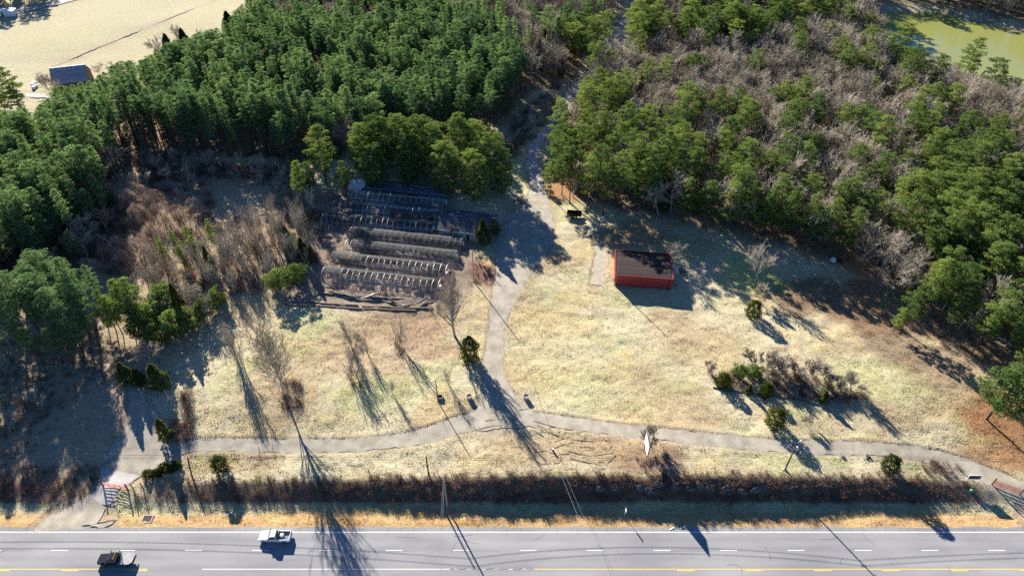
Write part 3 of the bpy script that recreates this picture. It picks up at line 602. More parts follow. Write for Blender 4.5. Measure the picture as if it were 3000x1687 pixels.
for px, py, H in [(419, 893, 9), (396, 928, 8), (493, 912, 8), (617, 852, 6), (440, 950, 7), (530, 900, 7), (585, 880, 6)]:
    put('youngpine', px, py, H, 'pine_tree', 'young pine along the shaded edge of the sloping lawn', 'pine tree', 'young pines at the lawn edge')
put('bare', 415, 1003, 9, 'bare_tree', 'small grey bare tree over dark cedars by the gravel pad', 'bare tree')
for px, py, H in [(437, 1066, 7.5), (345, 1062, 6.5), (388, 1080, 5)]: put('cedar', px, py, H, 'cedar_tree', 'dark cedar under the small grey bare tree', 'cedar', 'cedars above the gravel pad', wide=1.7)
for px, py, H in [(497, 674, 11), (540, 664, 12), (602, 640, 11), (520, 720, 9), (455, 690, 10)]:
    put('edgepine', px, py, H, 'pine_tree', 'thin ragged pine among grey saplings in the bramble clearing', 'pine tree', 'thin pines in the clearing', wide=.62)
put('cedar', 594, 722, 9, 'cedar_tree', 'dark cedar behind the sapling thicket of the clearing', 'cedar')
for px, py, H in [(718, 598, 12), (660, 628, 12), (629, 676, 11), (660, 688, 11), (700, 660, 11), (735, 650, 10), (690, 720, 9), (640, 740, 9), (760, 690, 9), (720, 760, 8), (665, 790, 8), (600, 770, 9), (820, 610, 9), (850, 600, 9), (560, 700, 10), (785, 640, 9), (740, 600, 10)]:
    put('sapling', px, py, H, 'sapling', 'slender grey bare sapling in the thicket of the clearing', 'sapling', 'saplings in the clearing')
put('edgepine', 920, 366, 20, 'pine_tree', 'tall ragged pine with pale top beside the hoop greenhouses', 'pine tree', wide=1.25)
put('edgepine', 893, 474, 12, 'pine_tree', 'shorter yellow green pine below the ragged pine by the greenhouses', 'pine tree')
put('edgepine', 862, 470, 14, 'pine_tree', 'mid-height pine on the clearing side of the ragged pine', 'pine tree', wide=1.1)
put('edgepine', 995, 470, 12, 'pine_tree', 'dark pine standing between ragged pine and covered greenhouse', 'pine tree')
put('youngpine', 800, 792, 6.5, 'evergreen_tree', 'rounded bright evergreen at the corner of the greenhouse yard', 'evergreen tree', wide=1.25)
put('youngpine', 857, 776, 6.5, 'evergreen_tree', 'rounded evergreen touching the greenhouse frames at the yard corner', 'evergreen tree', wide=1.1)
for px, py, H in [(877, 696, 8), (830, 663, 8), (905, 720, 5)]: put('cedar', px, py, H, 'cedar_tree', 'dull cedar in the scrub along the greenhouse ends', 'cedar', 'cedars by the greenhouse ends', wide=1.3)
for px, py, H in [(400, 540, 5), (430, 565, 6), (372, 560, 5), (460, 600, 5), (330, 695, 4), (300, 720, 4), (345, 740, 4), (395, 690, 4.5), (430, 660, 5), (250, 760, 4), (480, 640, 4), (395, 600, 5), (420, 720, 4), (285, 690, 4), (525, 790, 4), (465, 770, 4), (520, 610, 4), (600, 540, 3), (560, 580, 3.5)]:
    put('vine', px, py, H*1.25, 'vine_tangle', 'brown vine-smothered tangle in the bramble clearing', 'vine tangle', 'vine tangles in the clearing')
for px, py, H in [(400, 430, 8), (450, 440, 9), (500, 425, 8), (545, 440, 9), (590, 430, 8), (640, 445, 9), (690, 440, 8), (735, 450, 9), (780, 450, 8), (470, 480, 7), (530, 485, 7), (610, 480, 6), (680, 490, 6), (750, 500, 6), (830, 470, 8), (420, 490, 8), (370, 500, 9), (560, 505, 5), (800, 520, 6)]:
    put('bare', px, py, H, 'bare_tree', 'low shaded bare tree where the bramble clearing meets the plantation', 'bare tree', 'low bare trees along the plantation foot')
for px, py, H in [(158, 252, 14), (182, 248, 14), (208, 246, 14), (232, 240, 14), (262, 234, 14), (130, 292, 13)]: put('plant', px, py, H, 'plantation_pine', 'pine screening the front of the long barn', 'pine tree', 'pines before the barn', wide=1.3)
rg = np.random.default_rng(31)
for k in range(26):
    px, py = rg.uniform(795, 935), rg.uniform(600, 860)
    if px > 880 and py > 800: continue
    put('sapling', px, py, rg.uniform(5, 9), 'sapling', 'bare sapling in the thicket between clearing and greenhouse ends', 'sapling', 'saplings by the greenhouse ends', top=False)
for k in range(22):
    px, py = rg.uniform(400, 640), rg.uniform(760, 960)
    put('bare' if k % 2 else 'sapling', px, py, rg.uniform(6, 10), 'bare_tree' if k % 2 else 'sapling', 'spreading bare tree among the young pines of the clearing' if k % 2 else 'slim bare sapling among the young pines of the clearing', 'bare tree' if k % 2 else 'sapling', 'bare trees among young pines' if k % 2 else 'saplings among young pines', top=False)
# lawn left of the fork
put('poplar', 833, 1160, 24, 'bare_tree', 'very tall twin-stemmed bare tree on the lawn above the driveway', 'bare tree', top=False, var=0)
put('lone', 1332, 985, 18.5, 'bare_tree', 'straight bare tree beside the greenhouse end and dark column evergreen', 'bare tree', top=False)
put('column', 1377, 1056, 7.5, 'evergreen_tree', 'dense dark egg-shaped evergreen beside the driveway', 'evergreen', top=False)
for i, (px, py, H) in enumerate([(702, 1060, 11), (720, 1090, 8), (690, 1030, 9)]): put('sapling', px, py, H, 'sapling', 'thin multi-stemmed bare sapling next to the tall twin-stemmed tree', 'sapling', 'saplings by the twin tree', top=False)
for i, (px, py, H) in enumerate([(1033, 1020, 9), (1040, 1085, 8), (1030, 1110, 6)]): put('sapling', px, py, H, 'sapling', 'bare upright sapling clump on the lawn below the timber edging', 'sapling', 'saplings on the lawn', top=False)
put('sapling', 1168, 1012, 9, 'sapling', 'upright bare sapling clump with dark shadow on reddish leaves', 'sapling', top=False)
put('sapling', 1078, 1035, 7, 'sapling', 'single thin bare sapling between the two sapling clumps', 'sapling', top=False)
put('sapling', 1148, 1152, 5, 'sapling', 'small bare sapling on the green patch above the driveway', 'sapling', top=False)
put('sapling', 1318, 1132, 6, 'sapling', 'small bare sapling beside the round planter', 'sapling', top=False)
put('cedar', 492, 1287, 7, 'cedar_tree', 'bushy cedar beside the driveway near the red gate', 'cedar', top=False, wide=1.25)
# shade-side singles around the red shed and slope
put('bare', 1968, 775, 10, 'bare_tree', 'pale bare tree behind the corner of the red shed', 'bare tree', top=False)
put('bare', 2207, 832, 14, 'bare_tree', 'tall grey bare tree at the shadow edge above the round evergreen', 'bare tree', top=False, wide=.85)
put('vase', 2229, 886, 7.5, 'bare_tree', 'small purplish bare tree just above the round evergreen', 'bare tree', top=False)
put('arbor', 2203, 926, 5, 'evergreen_shrub', 'round dark evergreen on the slope below bare trees', 'evergreen shrub', top=False)
put('arbor', 2266, 1244, 5.2, 'evergreen_shrub', 'round evergreen between shrub island and driveway', 'evergreen shrub', top=False)
put('arbor', 2602, 1376, 4.4, 'evergreen_shrub', 'clipped round evergreen on the strip above the bank, near the debris bed', 'evergreen shrub', top=False)
put('arbor', 650, 1376, 4.2, 'evergreen_shrub', 'clipped dark evergreen on the strip near the bent utility pole', 'evergreen shrub', top=False)
for px, py, H, k, w_, lb in [(2116, 1131, 4, 'arbor', 1, 'round dark shrub at the lawn end of the shrub island'), (2190, 1152, 3, 'cedar', 1.6, 'small yellowish shrub at the front edge of the shrub island'), (2240, 1157, 3.8, 'arbor', 1, 'yellow green shrub in the middle of the shrub island'), (2408, 1176, 3.6, 'cedar', 1.9, 'dark cedar shrub at the driveway end of the shrub island'), (2160, 1105, 4, 'youngpine', 1, 'pale green shrub behind the round shrub of the island'), (2205, 1108, 4.2, 'youngpine', 1.1, 'green shrub under bare stems at the back of the island')]:
    put(k, px, py, H, 'evergreen_shrub', lb, 'evergreen shrub', top=False, wide=w_)
for px, py, H in [(2205, 1072, 7), (2244, 1083, 7.5), (2266, 1094, 7), (2295, 1088, 6.5), (2357, 1112, 7), (2383, 1110, 7), (2330, 1100, 5), (2494, 1145, 6.5), (2072, 1092, 5), (2450, 1135, 5), (2420, 1120, 5)]:
    put('vase', px, py, H, 'bare_tree', 'vase-shaped bare tree rising from the shrub island', 'bare tree', 'bare trees of the shrub island', top=False)
put('vase', 2361, 1240, 4, 'bare_tree', 'small pale bare tree alone in the striped shade above the driveway', 'bare tree', top=False)
put('vase', 1905, 1306, 7, 'bare_tree', 'vase-shaped bare tree behind the white sign board', 'bare tree', top=False)
# office planting
put('cedar', 1416, 714, 8.5, 'cedar_tree', 'shaggy yellow green conifer in front of the office', 'cedar', top=False, wide=1.45)
put('youngpine', 1450, 690, 5, 'evergreen_shrub', 'dark evergreen bush against the office end wall', 'evergreen shrub', top=False)
put('vase', 1326, 692, 5.5, 'bare_tree', 'small reddish bare tree in front of the office windows', 'bare tree', top=False)
put('vase', 1402, 772, 4.5, 'bare_tree', 'hard-pruned pale bare tree beside the service pole', 'bare tree', top=False)
put('vase', 1515, 610, 5, 'bare_tree', 'bare grey shrub in shade at the back of the parking area', 'bare tree', top=False)
for px, py in [(2603, 868), (2640, 872), (2660, 850)]:
    x, y, z = at(px, py); TAKEN.append((x, y)); o = tree('bare', x, y, 13, 'bare_tree', 'grey bare tree with ivy-wrapped trunk at the leaf slope edge', 'bare tree', 'ivy-clad trees', wide=.8)
    rg = np.random.default_rng(px); h_ = rg.uniform(0, 1, 700); a_ = rg.uniform(0, 6.28, 700)
    Pp = np.stack([np.cos(a_)*(.5-.25*h_), np.sin(a_)*(.5-.25*h_), h_*8.5+.1], 1); link('ivy', npmesh('ivy', *leaves(Pp, .34, rg, -.1), M['ivy']), o)
for px, py in [(435, 1394), (458, 1393), (482, 1374), (470, 1388), (521, 1368), (498, 1380)]:
    put('arbor', px, py, 1.7, 'juniper_shrub', 'low blue green juniper in the bed beside the red gate', 'shrub', 'junipers by the red gate', top=False, wide=1.5)
# field edge
put('bare', 418, 90, 15, 'bare_tree', 'wide pale bare tree at the edge of the hay field', 'bare tree', wide=1.25)
for px, py, H in [(500, 62, 12), (560, 78, 11), (600, 82, 11), (275, 178, 7), (322, 172, 8), (110, 202, 11), (130, 210, 10)]: put('bare', px, py, H, 'bare_tree', 'bare tree along the fence edge of the hay field near the barn', 'bare tree', 'bare trees at the field edge')
for px, py, H in [(528, 85, 14), (660, 35, 16), (480, 100, 12)]: put('cedar', px, py, H, 'cedar_tree', 'dark cedar at the edge of the hay field', 'cedar', 'cedars at the field edge', wide=1.5)
for px, py, H in [(0, 195, 16), (25, 250, 11), (-30, 240, 15)]: put('edgepine', px, py, H, 'pine_tree', 'dark spreading pine beside the white farm lane', 'pine tree', 'pines by the farm lane', wide=1.2)
for px, py, H in [(1715, 20, 19), (1690, 60, 18), (1750, 45, 19), (1730, 90, 16), (1660, 40, 18), (1775, 30, 18)]: put('pine', px, py, H, 'pine_tree', 'pale pine in the clump where the gravel lane runs out', 'pine tree', 'pines at the lane end', wide=1.15)

# ---------------------------------------------------------------- woods: individuals first, the rest as one mass
def scatter(P, sp, seed, jit=.45):
    rg = np.random.default_rng(seed); x0, y0 = P.min(0); x1, y1 = P.max(0)
    X, Y = np.meshgrid(np.arange(x0, x1, sp), np.arange(y0, y1, sp*.87)); X = X+(np.arange(X.shape[0]) % 2)[:, None]*sp/2
    X = (X+rg.uniform(-jit, jit, X.shape)*sp).ravel(); Y = (Y+rg.uniform(-jit, jit, Y.shape)*sp).ravel(); k = inpoly(X, Y, P)
    return np.stack([X[k], Y[k]], 1), rg
T_ = np.array(TAKEN)
def free(Q, d): return np.array([np.min(np.hypot(T_[:, 0]-q[0], T_[:, 1]-q[1])) > d for q in Q])
cands = []     # (kind, x, y, H, zone)
Q, rg = scatter(PLANT, 4.1, 1, .55); Q = Q[free(Q, 2.2) & (pdist(Q[:, 0], Q[:, 1], lane) > 5)]
def fit(x, y, H, sx, sy):
    while H > 4:
        ut, vt = proj(x, y, 3+H)
        if vt >= np.interp(ut, sx, sy): return H
        H -= 1
    return 0
PSX = [2540, 2570, 2640, 2700, 2770, 2850, 2900, 3000, 3100]; PSY = [-400, 50, 130, 140, 160, 200, 205, 235, 245]
SILX = [-200, 0, 100, 130, 265, 300, 345, 420, 480, 560, 640, 700, 760, 800]; SILY = [330, 322, 312, 264, 247, 205, 172, 168, 122, 100, 78, 20, -60, -400]
for x, y in Q:
    u, v = proj(x, y, 3); hm = fit(x, y, 22, SILX, SILY)       # the hay field and barn stay open
    if hm < 9 or vnoise(x/7, y/7, 47) > .88: continue
    if (v < 150 and 1000 < u < 1420 and vnoise(x/14, y/14, 41) > .58) or (v < 130 and 640 < u < 1010 and vnoise(x/12, y/12, 42) > .45): k = ('bare', 14) if rg.random() < .75 else ('cedar', 12)
    elif (u < 420 and v < 320 and rg.random() < .2) or rg.random() < .035: k = ('bare', 15)
    else: k = ('plant', 19.5)
    cands.append((*k, x, y, min(hm, k[1]*rg.uniform(.74, 1.14)), 'plantation'))
Q, rg = scatter(MIXC, 5.0, 2); Q = Q[free(Q, 3) & (pdist(Q[:, 0], Q[:, 1], lane) > 4)]
for x, y in Q: k = ('bare', 14) if rg.random() < .72 else (('plant', 18) if rg.random() < .6 else ('cedar', 11)); cands.append((*k, x, y, k[1]*rg.uniform(.8, 1.12), 'upper'))
Q, rg = scatter(MIXR, 5.7, 3); Q = Q[free(Q, 3.0) & (pdist(Q[:, 0], Q[:, 1], lane) > 4.5)]
for x, y in Q:
    u, v = proj(x, y, 3); p = rg.random(); ns = vnoise(x/16, y/16, 43)
    if u < 1830 and v > 330: pp, pc = .45, .15
    elif u > 2660 and v > 520: pp, pc = .72, .1
    elif u < 2120 and v > 500: pp, pc = .30, .35
    elif v < 190: pp, pc = (.68, .08) if ns > .42 else (.14, .1)
    else: pp, pc = (.36, .15) if ns > .58 else (.06, .16)
    k = ('pine', 18.5) if p < pp else (('cedar', 10.5) if p < pp+pc else ('bare', 17))
    hm = fit(x, y, 20, PSX, PSY) if u > 2500 else 99
    if hm < 5: continue
    cands.append((*k, x, y, min(hm, k[1]*rg.uniform(.78, 1.12)), 'east'))
Q, rg = scatter(FARR, 5.2, 4); Q = Q[~inpoly(Q[:, 0], Q[:, 1], POND) & (pdist(Q[:, 0], Q[:, 1], POND, True) > 5)]
for x, y in Q: k = ('pine', 17) if rg.random() < .45 else ('bare', 12); cands.append((*k, x, y, k[1]*rg.uniform(.8, 1.1), 'pondside'))
Q, rg = scatter(poly([(-200, 20), (-60, 34), (0, 22), (90, 8), (170, -10), (170, -90), (-200, -90)]), 5.5, 6)
for x, y in Q: k = ('pine', 15) if rg.random() < .5 else ('bare', 12); cands.append((*k, x, y, k[1]*rg.uniform(.8, 1.1), 'farside'))
Q, rg = scatter(poly([(-220, 690), (200, 630), (330, 560), (365, 690), (310, 770), (150, 850), (-220, 900)]), 5.2, 8); Q = Q[free(Q, 3)]
for x, y in Q: k = ('bare', 12) if rg.random() < .5 else (('plant', 14) if rg.random() < .55 else ('cedar', 9)); cands.append((*k, x, y, k[1]*rg.uniform(.8, 1.1), 'west'))
Q, rg = scatter(poly([(-220, 880), (150, 860), (330, 880), (330, 980), (250, 1060), (120, 1100), (-220, 1130)]), 5.4, 10); Q = Q[free(Q, 2.6)]
for x, y in Q: k = ('plant', 15) if rg.random() < .75 else ('bare', 10); cands.append((*k, x, y, k[1]*rg.uniform(.8, 1.1), 'gate'))
LBL = {('bare', 'west'): ('bare_tree', 'grey bare tree in the dark wood edge beside the bramble clearing', 'bare tree', 'bare trees beside the clearing'), ('plant', 'west'): ('pine_tree', 'shaded pine in the dark wood edge beside the bramble clearing', 'pine tree', 'pines beside the clearing'), ('cedar', 'west'): ('cedar_tree', 'dark cedar in the wood edge beside the bramble clearing', 'cedar', 'cedars beside the clearing'),
       ('plant', 'gate'): ('pine_tree', 'full green pine in the clump above the red pipe gate', 'pine tree', 'pines above the red gate'), ('bare', 'gate'): ('bare_tree', 'thin bare tree inside the pine clump above the red gate', 'bare tree', 'bare trees above the red gate'),
       ('plant', 'plantation'): ('plantation_pine', 'straight slim pine in the dense plantation behind the clearing', 'pine tree', 'plantation pines'),
       ('bare', 'plantation'): ('bare_tree', 'purplish bare hardwood mixed into the pine plantation', 'bare tree', 'hardwoods in the plantation'), ('cedar', 'plantation'): ('cedar_tree', 'olive cedar mixed into the far end of the pine plantation', 'cedar', 'cedars in the plantation'),
       ('bare', 'upper'): ('bare_tree', 'purple grey bare hardwood in the belt between plantation and lane', 'bare tree', 'hardwoods by the lane'), ('plant', 'upper'): ('plantation_pine', 'slim pine scattered through the hardwood belt beside the lane', 'pine tree', 'pines in the hardwood belt'), ('cedar', 'upper'): ('cedar_tree', 'olive cedar in the hardwood belt beside the lane', 'cedar', 'cedars in the hardwood belt'),
       ('bare', 'east'): ('bare_tree', 'grey leafless hardwood in the mixed woods before the pond', 'bare tree', 'hardwoods of the mixed woods'), ('pine', 'east'): ('pine_tree', 'green pine scattered through the mixed woods before the pond', 'pine tree', 'pines of the mixed woods'), ('cedar', 'east'): ('cedar_tree', 'olive cedar under the hardwoods of the mixed woods', 'cedar', 'cedars of the mixed woods'),
       ('pine', 'pondside'): ('pine_tree', 'shaded pine on the far bank of the pond', 'pine tree', 'pines across the pond'), ('bare', 'pondside'): ('bare_tree', 'bare tree on the far bank of the pond', 'bare tree', 'bare trees across the pond'),
       ('pine', 'farside'): ('pine_tree', 'dark pine beyond the far gravel road', 'pine tree', 'pines beyond the far road'), ('bare', 'farside'): ('bare_tree', 'bare tree beyond the far gravel road', 'bare tree', 'bare trees beyond the far road')}
def relabel(k, zn, x, y, H, t4):
    """say which stand, edge or neighbour a wood tree belongs to"""
    nm, lb, ct, gp = t4; ax, ay = np.array([x]), np.array([y]); u, v = proj(x, y, 3); dl = pdist(ax, ay, lane)[0]; dp = pdist(ax, ay, POND, True)[0]
    big = 'tall' if H > {'plant': 20.3, 'pine': 18, 'bare': 17, 'cedar': 10.5}[k] else ('low' if H < {'plant': 17.5, 'pine': 15.5, 'bare': 14.5, 'cedar': 9}[k] else 'middling')
    if zn == 'plantation' and k == 'plant':
        dc = pdist(ax, ay, CLEAR, True)[0]; df = pdist(ax, ay, FIELD, True)[0]; dg = min(math.hypot(x-gx_, y-gy_) for gx_, gy_ in TAKEN[:13])
        wh = 'in the front row facing the bramble clearing' if dc < 6 else 'behind the pines of the greenhouse row' if dg < 16 else 'at the hay field edge of the plantation' if df < 14 else 'two rows back from the bramble clearing' if dc < 14 else 'on the lane side of the plantation' if dl < 22 else 'deep inside the dense plantation'
        return nm, big+' slim plantation pine '+wh, ct, big+' plantation pines '+wh
    if zn == 'east':
        wh = 'near the green pond' if dp < 22 else 'along the gravel lane' if dl < 12 else 'at the wood edge facing the big lawn' if u < 2250 and v > 560 else 'above the brown leaf slope' if v > 620 else 'in the heart of the mixed woods' if v > 330 else 'in the upper mixed woods toward the pond'
        kind_ = {'pine': 'round green pine', 'bare': 'grey leafless hardwood', 'cedar': 'olive cedar'}[k]
        return nm, big+' '+kind_+' '+wh, ct, big+' '+kind_+'s '+wh
    return t4
def vis(c):
    u, v = proj(c[2], c[3], 3+c[4]*.9); return -40 < u < 3040 and -30 < v < 1700
order = sorted(range(len(cands)), key=lambda i: (not vis(cands[i]), math.hypot(cands[i][2], cands[i][3])))
LIM = {'plant': 290, 'pine': 170, 'bare': 250, 'cedar': 90}; cnt = {k: 0 for k in LIM}; rest = []
for i in order:
    k, _, x, y, H, zn = cands[i]
    if cnt[k] < LIM[k] and vis(cands[i]):
        cnt[k] += 1; nm, lb, ct, gp = relabel(k, zn, x, y, H, LBL[(k, zn)]); tree(k, x, y, H, nm, lb, ct, gp, wide=(.75+.55*vnoise(x*3, y*3, 8))*(1.35 if zn in ('gate', 'west') and k == 'plant' else 1))
    else: rest.append(cands[i])
def mass(items, kinds, name, label, cat_):
    """trees past the individual limit: one object that sets the same crowns and trunks on points"""
    items = [c for c in items if c[0] in kinds]; rg = np.random.default_rng(9); src = []
    for k in kinds: src += [(k, pr) for pr in SRC[k]]
    P_ = np.array([(c[2], c[3], gzat(c[2], c[3])-.05) for c in items]); me = bpy.data.meshes.new(name); me.from_pydata(P_.tolist(), [], [])
    var = np.array([rg.choice([i for i, s in enumerate(src) if s[0] == c[0]]) for c in items], np.int32); scl = np.array([c[4]/LIB[c[0]][0] for c in items], np.float32)
    me.attributes.new('var', 'INT', 'POINT').data.foreach_set('value', var)
    me.attributes.new('scl', 'FLOAT', 'POINT').data.foreach_set('value', scl)
    me.attributes.new('rot', 'FLOAT', 'POINT').data.foreach_set('value', rg.uniform(0, 6.28, len(items)).astype(np.float32))
    ng = bpy.data.node_groups.new(name, 'GeometryNodeTree'); ng.interface.new_socket('Geometry', in_out='INPUT', socket_type='NodeSocketGeometry'); ng.interface.new_socket('Geometry', in_out='OUTPUT', socket_type='NodeSocketGeometry')
    N, L = ng.nodes, ng.links; gi = N.new('NodeGroupInput'); go = N.new('NodeGroupOutput'); jn = N.new('GeometryNodeJoinGeometry')
    def attr(nm, ty): a = N.new('GeometryNodeInputNamedAttribute'); a.data_type = ty; a.inputs[0].default_value = nm; return a.outputs[0]
    av, as_, ar = attr('var', 'INT'), attr('scl', 'FLOAT'), attr('rot', 'FLOAT'); cb = N.new('ShaderNodeCombineXYZ'); L.new(ar, cb.inputs[2]); cs = N.new('ShaderNodeCombineXYZ'); [L.new(as_, cs.inputs[i]) for i in range(3)]
    for i, (_, pair) in enumerate(src):
        cm = N.new('FunctionNodeCompare'); cm.data_type = 'INT'; cm.operation = 'EQUAL'; L.new(av, cm.inputs[2]); cm.inputs[3].default_value = i
        for ob in pair:
            oi = N.new('GeometryNodeObjectInfo'); oi.transform_space = 'ORIGINAL'; oi.inputs['Object'].default_value = ob; oi.inputs['As Instance'].default_value = True
            ip = N.new('GeometryNodeInstanceOnPoints'); L.new(gi.outputs[0], ip.inputs['Points']); L.new(cm.outputs[0], ip.inputs['Selection']); L.new(oi.outputs['Geometry'], ip.inputs['Instance']); L.new(cb.outputs[0], ip.inputs['Rotation']); L.new(cs.outputs[0], ip.inputs['Scale']); L.new(ip.outputs[0], jn.inputs[0])
    L.new(jn.outputs[0], go.inputs[0]); o = link(name, me); md = o.modifiers.new('trees', 'NODES'); md.node_group = ng
    return tag(o, label, cat_, kind='stuff')
mass(rest, ['plant'], 'distant_pines', 'far mass of dark green plantation pines', 'woods')
mass(rest, ['pine', 'cedar'], 'distant_evergreens', 'far mass of pines and cedars in the mixed woods', 'woods')
mass(rest, ['bare'], 'distant_hardwoods', 'far mass of grey leafless hardwoods', 'woods')

# ---------------------------------------------------------------- brush and undergrowth, uncountable
SH = [shrub(s, 1.7, 1.3, 110, .028) for s in range(60, 68)]
def brush(items, name, label, m):
    """items: (x, y, scale, heightscale)"""
    Vs = []; Fs = []; Rn = []; o = 0; rg = np.random.default_rng(12)
    for x, y, s, hs in items:
        vv, ff = SH[rg.integers(len(SH))]; a = rg.uniform(0, 6.28); ca, sa = math.cos(a), math.sin(a)
        Vs.append(np.stack([x+s*(vv[:, 0]*ca-vv[:, 1]*sa), y+s*(vv[:, 0]*sa+vv[:, 1]*ca), gzat(x, y)+s*hs*vv[:, 2]], 1)); Fs.append(ff+o); o += len(vv); Rn.append(np.full(len(vv), rg.random()))
    return tag(link(name, npmesh(name, np.concatenate(Vs), np.concatenate(Fs), m, attrs={'rnd': ('FLOAT', np.concatenate(Rn))})), label, 'brush', kind='stuff')
rg = np.random.default_rng(77); it = []
for _ in range(1900):
    x = rg.uniform(-125, 125); H_ = float(np.interp(x, HX, HZ)); y = rg.uniform(70.6, 75.6)
    if x < -74 or 92 < x < 103: continue
    if rg.random() > .35+.22*H_: continue
    it.append((x, y, rg.uniform(.5, 1.0)*(.62+.12*H_), rg.uniform(.55, 1.0)))
for _ in range(170):
    px_, py_ = rg.uniform(-60, 285), rg.uniform(1365, 1470)
    if py_ > 1500-px_*.16: continue
    x, y, _z = at(px_, py_); it.append((x, y, rg.uniform(.5, .95), .8))
brush(it, 'bank_brush', 'tangled brown leafless brush covering the roadside bank', M['brush'])
it = []
def fill(pts, n, s0_, s1, hs=.9):
    P = poly(pts); x0, y0 = P.min(0); x1, y1 = P.max(0); k = 0
    while k < n:
        x, y = rg.uniform(x0, x1), rg.uniform(y0, y1)
        if inpoly(np.array([x]), np.array([y]), P)[0]: it.append((x, y, rg.uniform(s0_, s1), hs)); k += 1
fill([(230, 700), (340, 600), (440, 500), (600, 520), (640, 640), (760, 640), (780, 860), (640, 880), (430, 820), (300, 800)], 620, .7, 1.5, .9)
fill([(430, 460), (700, 480), (840, 500), (880, 560), (600, 520)], 160, .5, 1.0)
fill([(780, 560), (900, 560), (960, 640), (930, 780), (840, 860), (790, 760)], 230, .6, 1.4)
fill([(2080, 1100), (2200, 1075), (2400, 1105), (2540, 1160), (2520, 1185), (2300, 1165), (2110, 1140)], 230, .6, 1.1)
fill([(1860, 1335), (1960, 1330), (1965, 1360), (1870, 1368)], 60, .3, .5, .6)
fill([(470, 1230), (560, 1215), (565, 1290), (480, 1300)], 40, .7, 1.1)
fill([(530, 1150), (560, 1150), (565, 1215), (535, 1220)], 20, .7, 1.2)
fill([(820, 1120), (880, 1120), (890, 1190), (830, 1200)], 30, .7, 1.1)
fill([(1395, 775), (1470, 790), (1450, 840), (1390, 830)], 30, .3, .6)
fill([(2690, 1350), (2790, 1350), (2830, 1390), (2720, 1392)], 50, .4, .8)
for yy in (1040, 1110, 1010): fill([(1015, yy-30), (1055, yy-30), (1060, yy+20), (1020, yy+20)], 10, .5, .9)
fill([(1150, 985), (1190, 985), (1190, 1040), (1160, 1040)], 12, .5, .9)
brush(it, 'scrub', 'brown leafless scrub and brambles in clearing and beds', M['brush'])
it = []
fill([(960, 575), (1310, 610), (1340, 760), (1290, 880), (960, 850), (900, 780), (1000, 700), (940, 660)], 520, .35, .85, .8)
fill([(1200, 800), (1320, 790), (1340, 890), (1260, 920)], 120, .4, 1.0)
brush(it, 'greenhouse_weeds', 'dry weeds and saplings grown up through the greenhouse frames', M['vine'])
it = []
fill([(1600, 580), (1760, 600), (1900, 640), (2200, 700), (2500, 790), (2640, 880), (2740, 1010), (2990, 1090), (3100, 1000), (3100, 700), (2700, 600), (2200, 500), (1800, 450)], 560, .6, 1.4)
fill([(1640, 400), (1850, 150), (2500, 150), (2500, 500), (1800, 470)], 200, .8, 1.5)
fill([(1580, 280), (1700, 190), (1700, 230), (1560, 420), (1500, 470), (1440, 420)], 160, .9, 1.8)
fill([(0, 1000), (250, 950), (450, 1050), (300, 1130), (0, 1300)], 220, .6, 1.1)
fill([(250, 560), (430, 452), (1000, 470), (1000, 430), (300, 480)], 260, .7, 1.5)
fill([(-100, 700), (200, 640), (330, 560), (360, 700), (300, 780), (150, 850), (-100, 900)], 300, 1.0, 2.0)
fill([(380, 470), (860, 490), (860, 530), (600, 520), (430, 540)], 260, .7, 1.5)
fill([(-40, 1090), (130, 1080), (200, 1200), (90, 1330), (-40, 1360)], 110, .5, 1.0)
brush(it, 'undergrowth', 'bare brown undergrowth beneath the trees', M['under'])
# dry grass tufts over the open ground, coloured like the ground they grow from
m, t, N, L, b = newmat('dry_grass_blades'); N.remove(b); va = N.new('ShaderNodeAttribute'); va.attribute_name = 'Col'; df = N.new('ShaderNodeBsdfDiffuse'); tr = N.new('ShaderNodeBsdfTranslucent'); ad = N.new('ShaderNodeAddShader')
tm = N.new('ShaderNodeMix'); tm.data_type = 'RGBA'; tm.blend_type = 'MULTIPLY'; tm.inputs[0].default_value = 1; tm.inputs[7].default_value = (.55, .55, .5, 1)
L.new(va.outputs['Color'], df.inputs[0]); L.new(va.outputs['Color'], tm.inputs[6]); L.new(tm.outputs[2], tr.inputs[0]); L.new(df.outputs[0], ad.inputs[0]); L.new(tr.outputs[0], ad.inputs[1]); L.new(ad.outputs[0], N['Material Output'].inputs[0]); M['straw'] = m
rg = np.random.default_rng(55); n = 260000
tx = rg.uniform(-84, 104, n); ty = 66.2+(142-66.2)*rg.random(n)**1.15
u_ = 1500+F*tx/(ty*c0+117*s0); keep = (np.abs(u_-1500) < 1560) & (vnoise(tx/3, ty/3, 61)*.5+vnoise(tx/.8, ty/.8, 62)*.5 > .40)
for L_ in (drive_ew, drive_ns, drive_gate, apron, drive_pad, sidepad): keep &= pdist(tx, ty, L_) > .1
for P_ in (MIXR, PLANT, GHZ): keep &= ~inpoly(tx, ty, P_)
keep &= ~((ty > 70.5) & (ty < 75.3)); tx, ty = tx[keep], ty[keep]; n = len(tx)
ix = np.clip(np.searchsorted(gx, tx), 0, len(gx)-1); iy = np.clip(np.searchsorted(gy, ty), 0, len(gy)-1); tc_ = C.reshape(sh[0], sh[1], 3)[iy, ix]; tz = gz.reshape(sh)[iy, ix]
tc_ = np.clip(tc_*rg.uniform(.72, 1.22, n)[:, None], .02, .8); tri = []
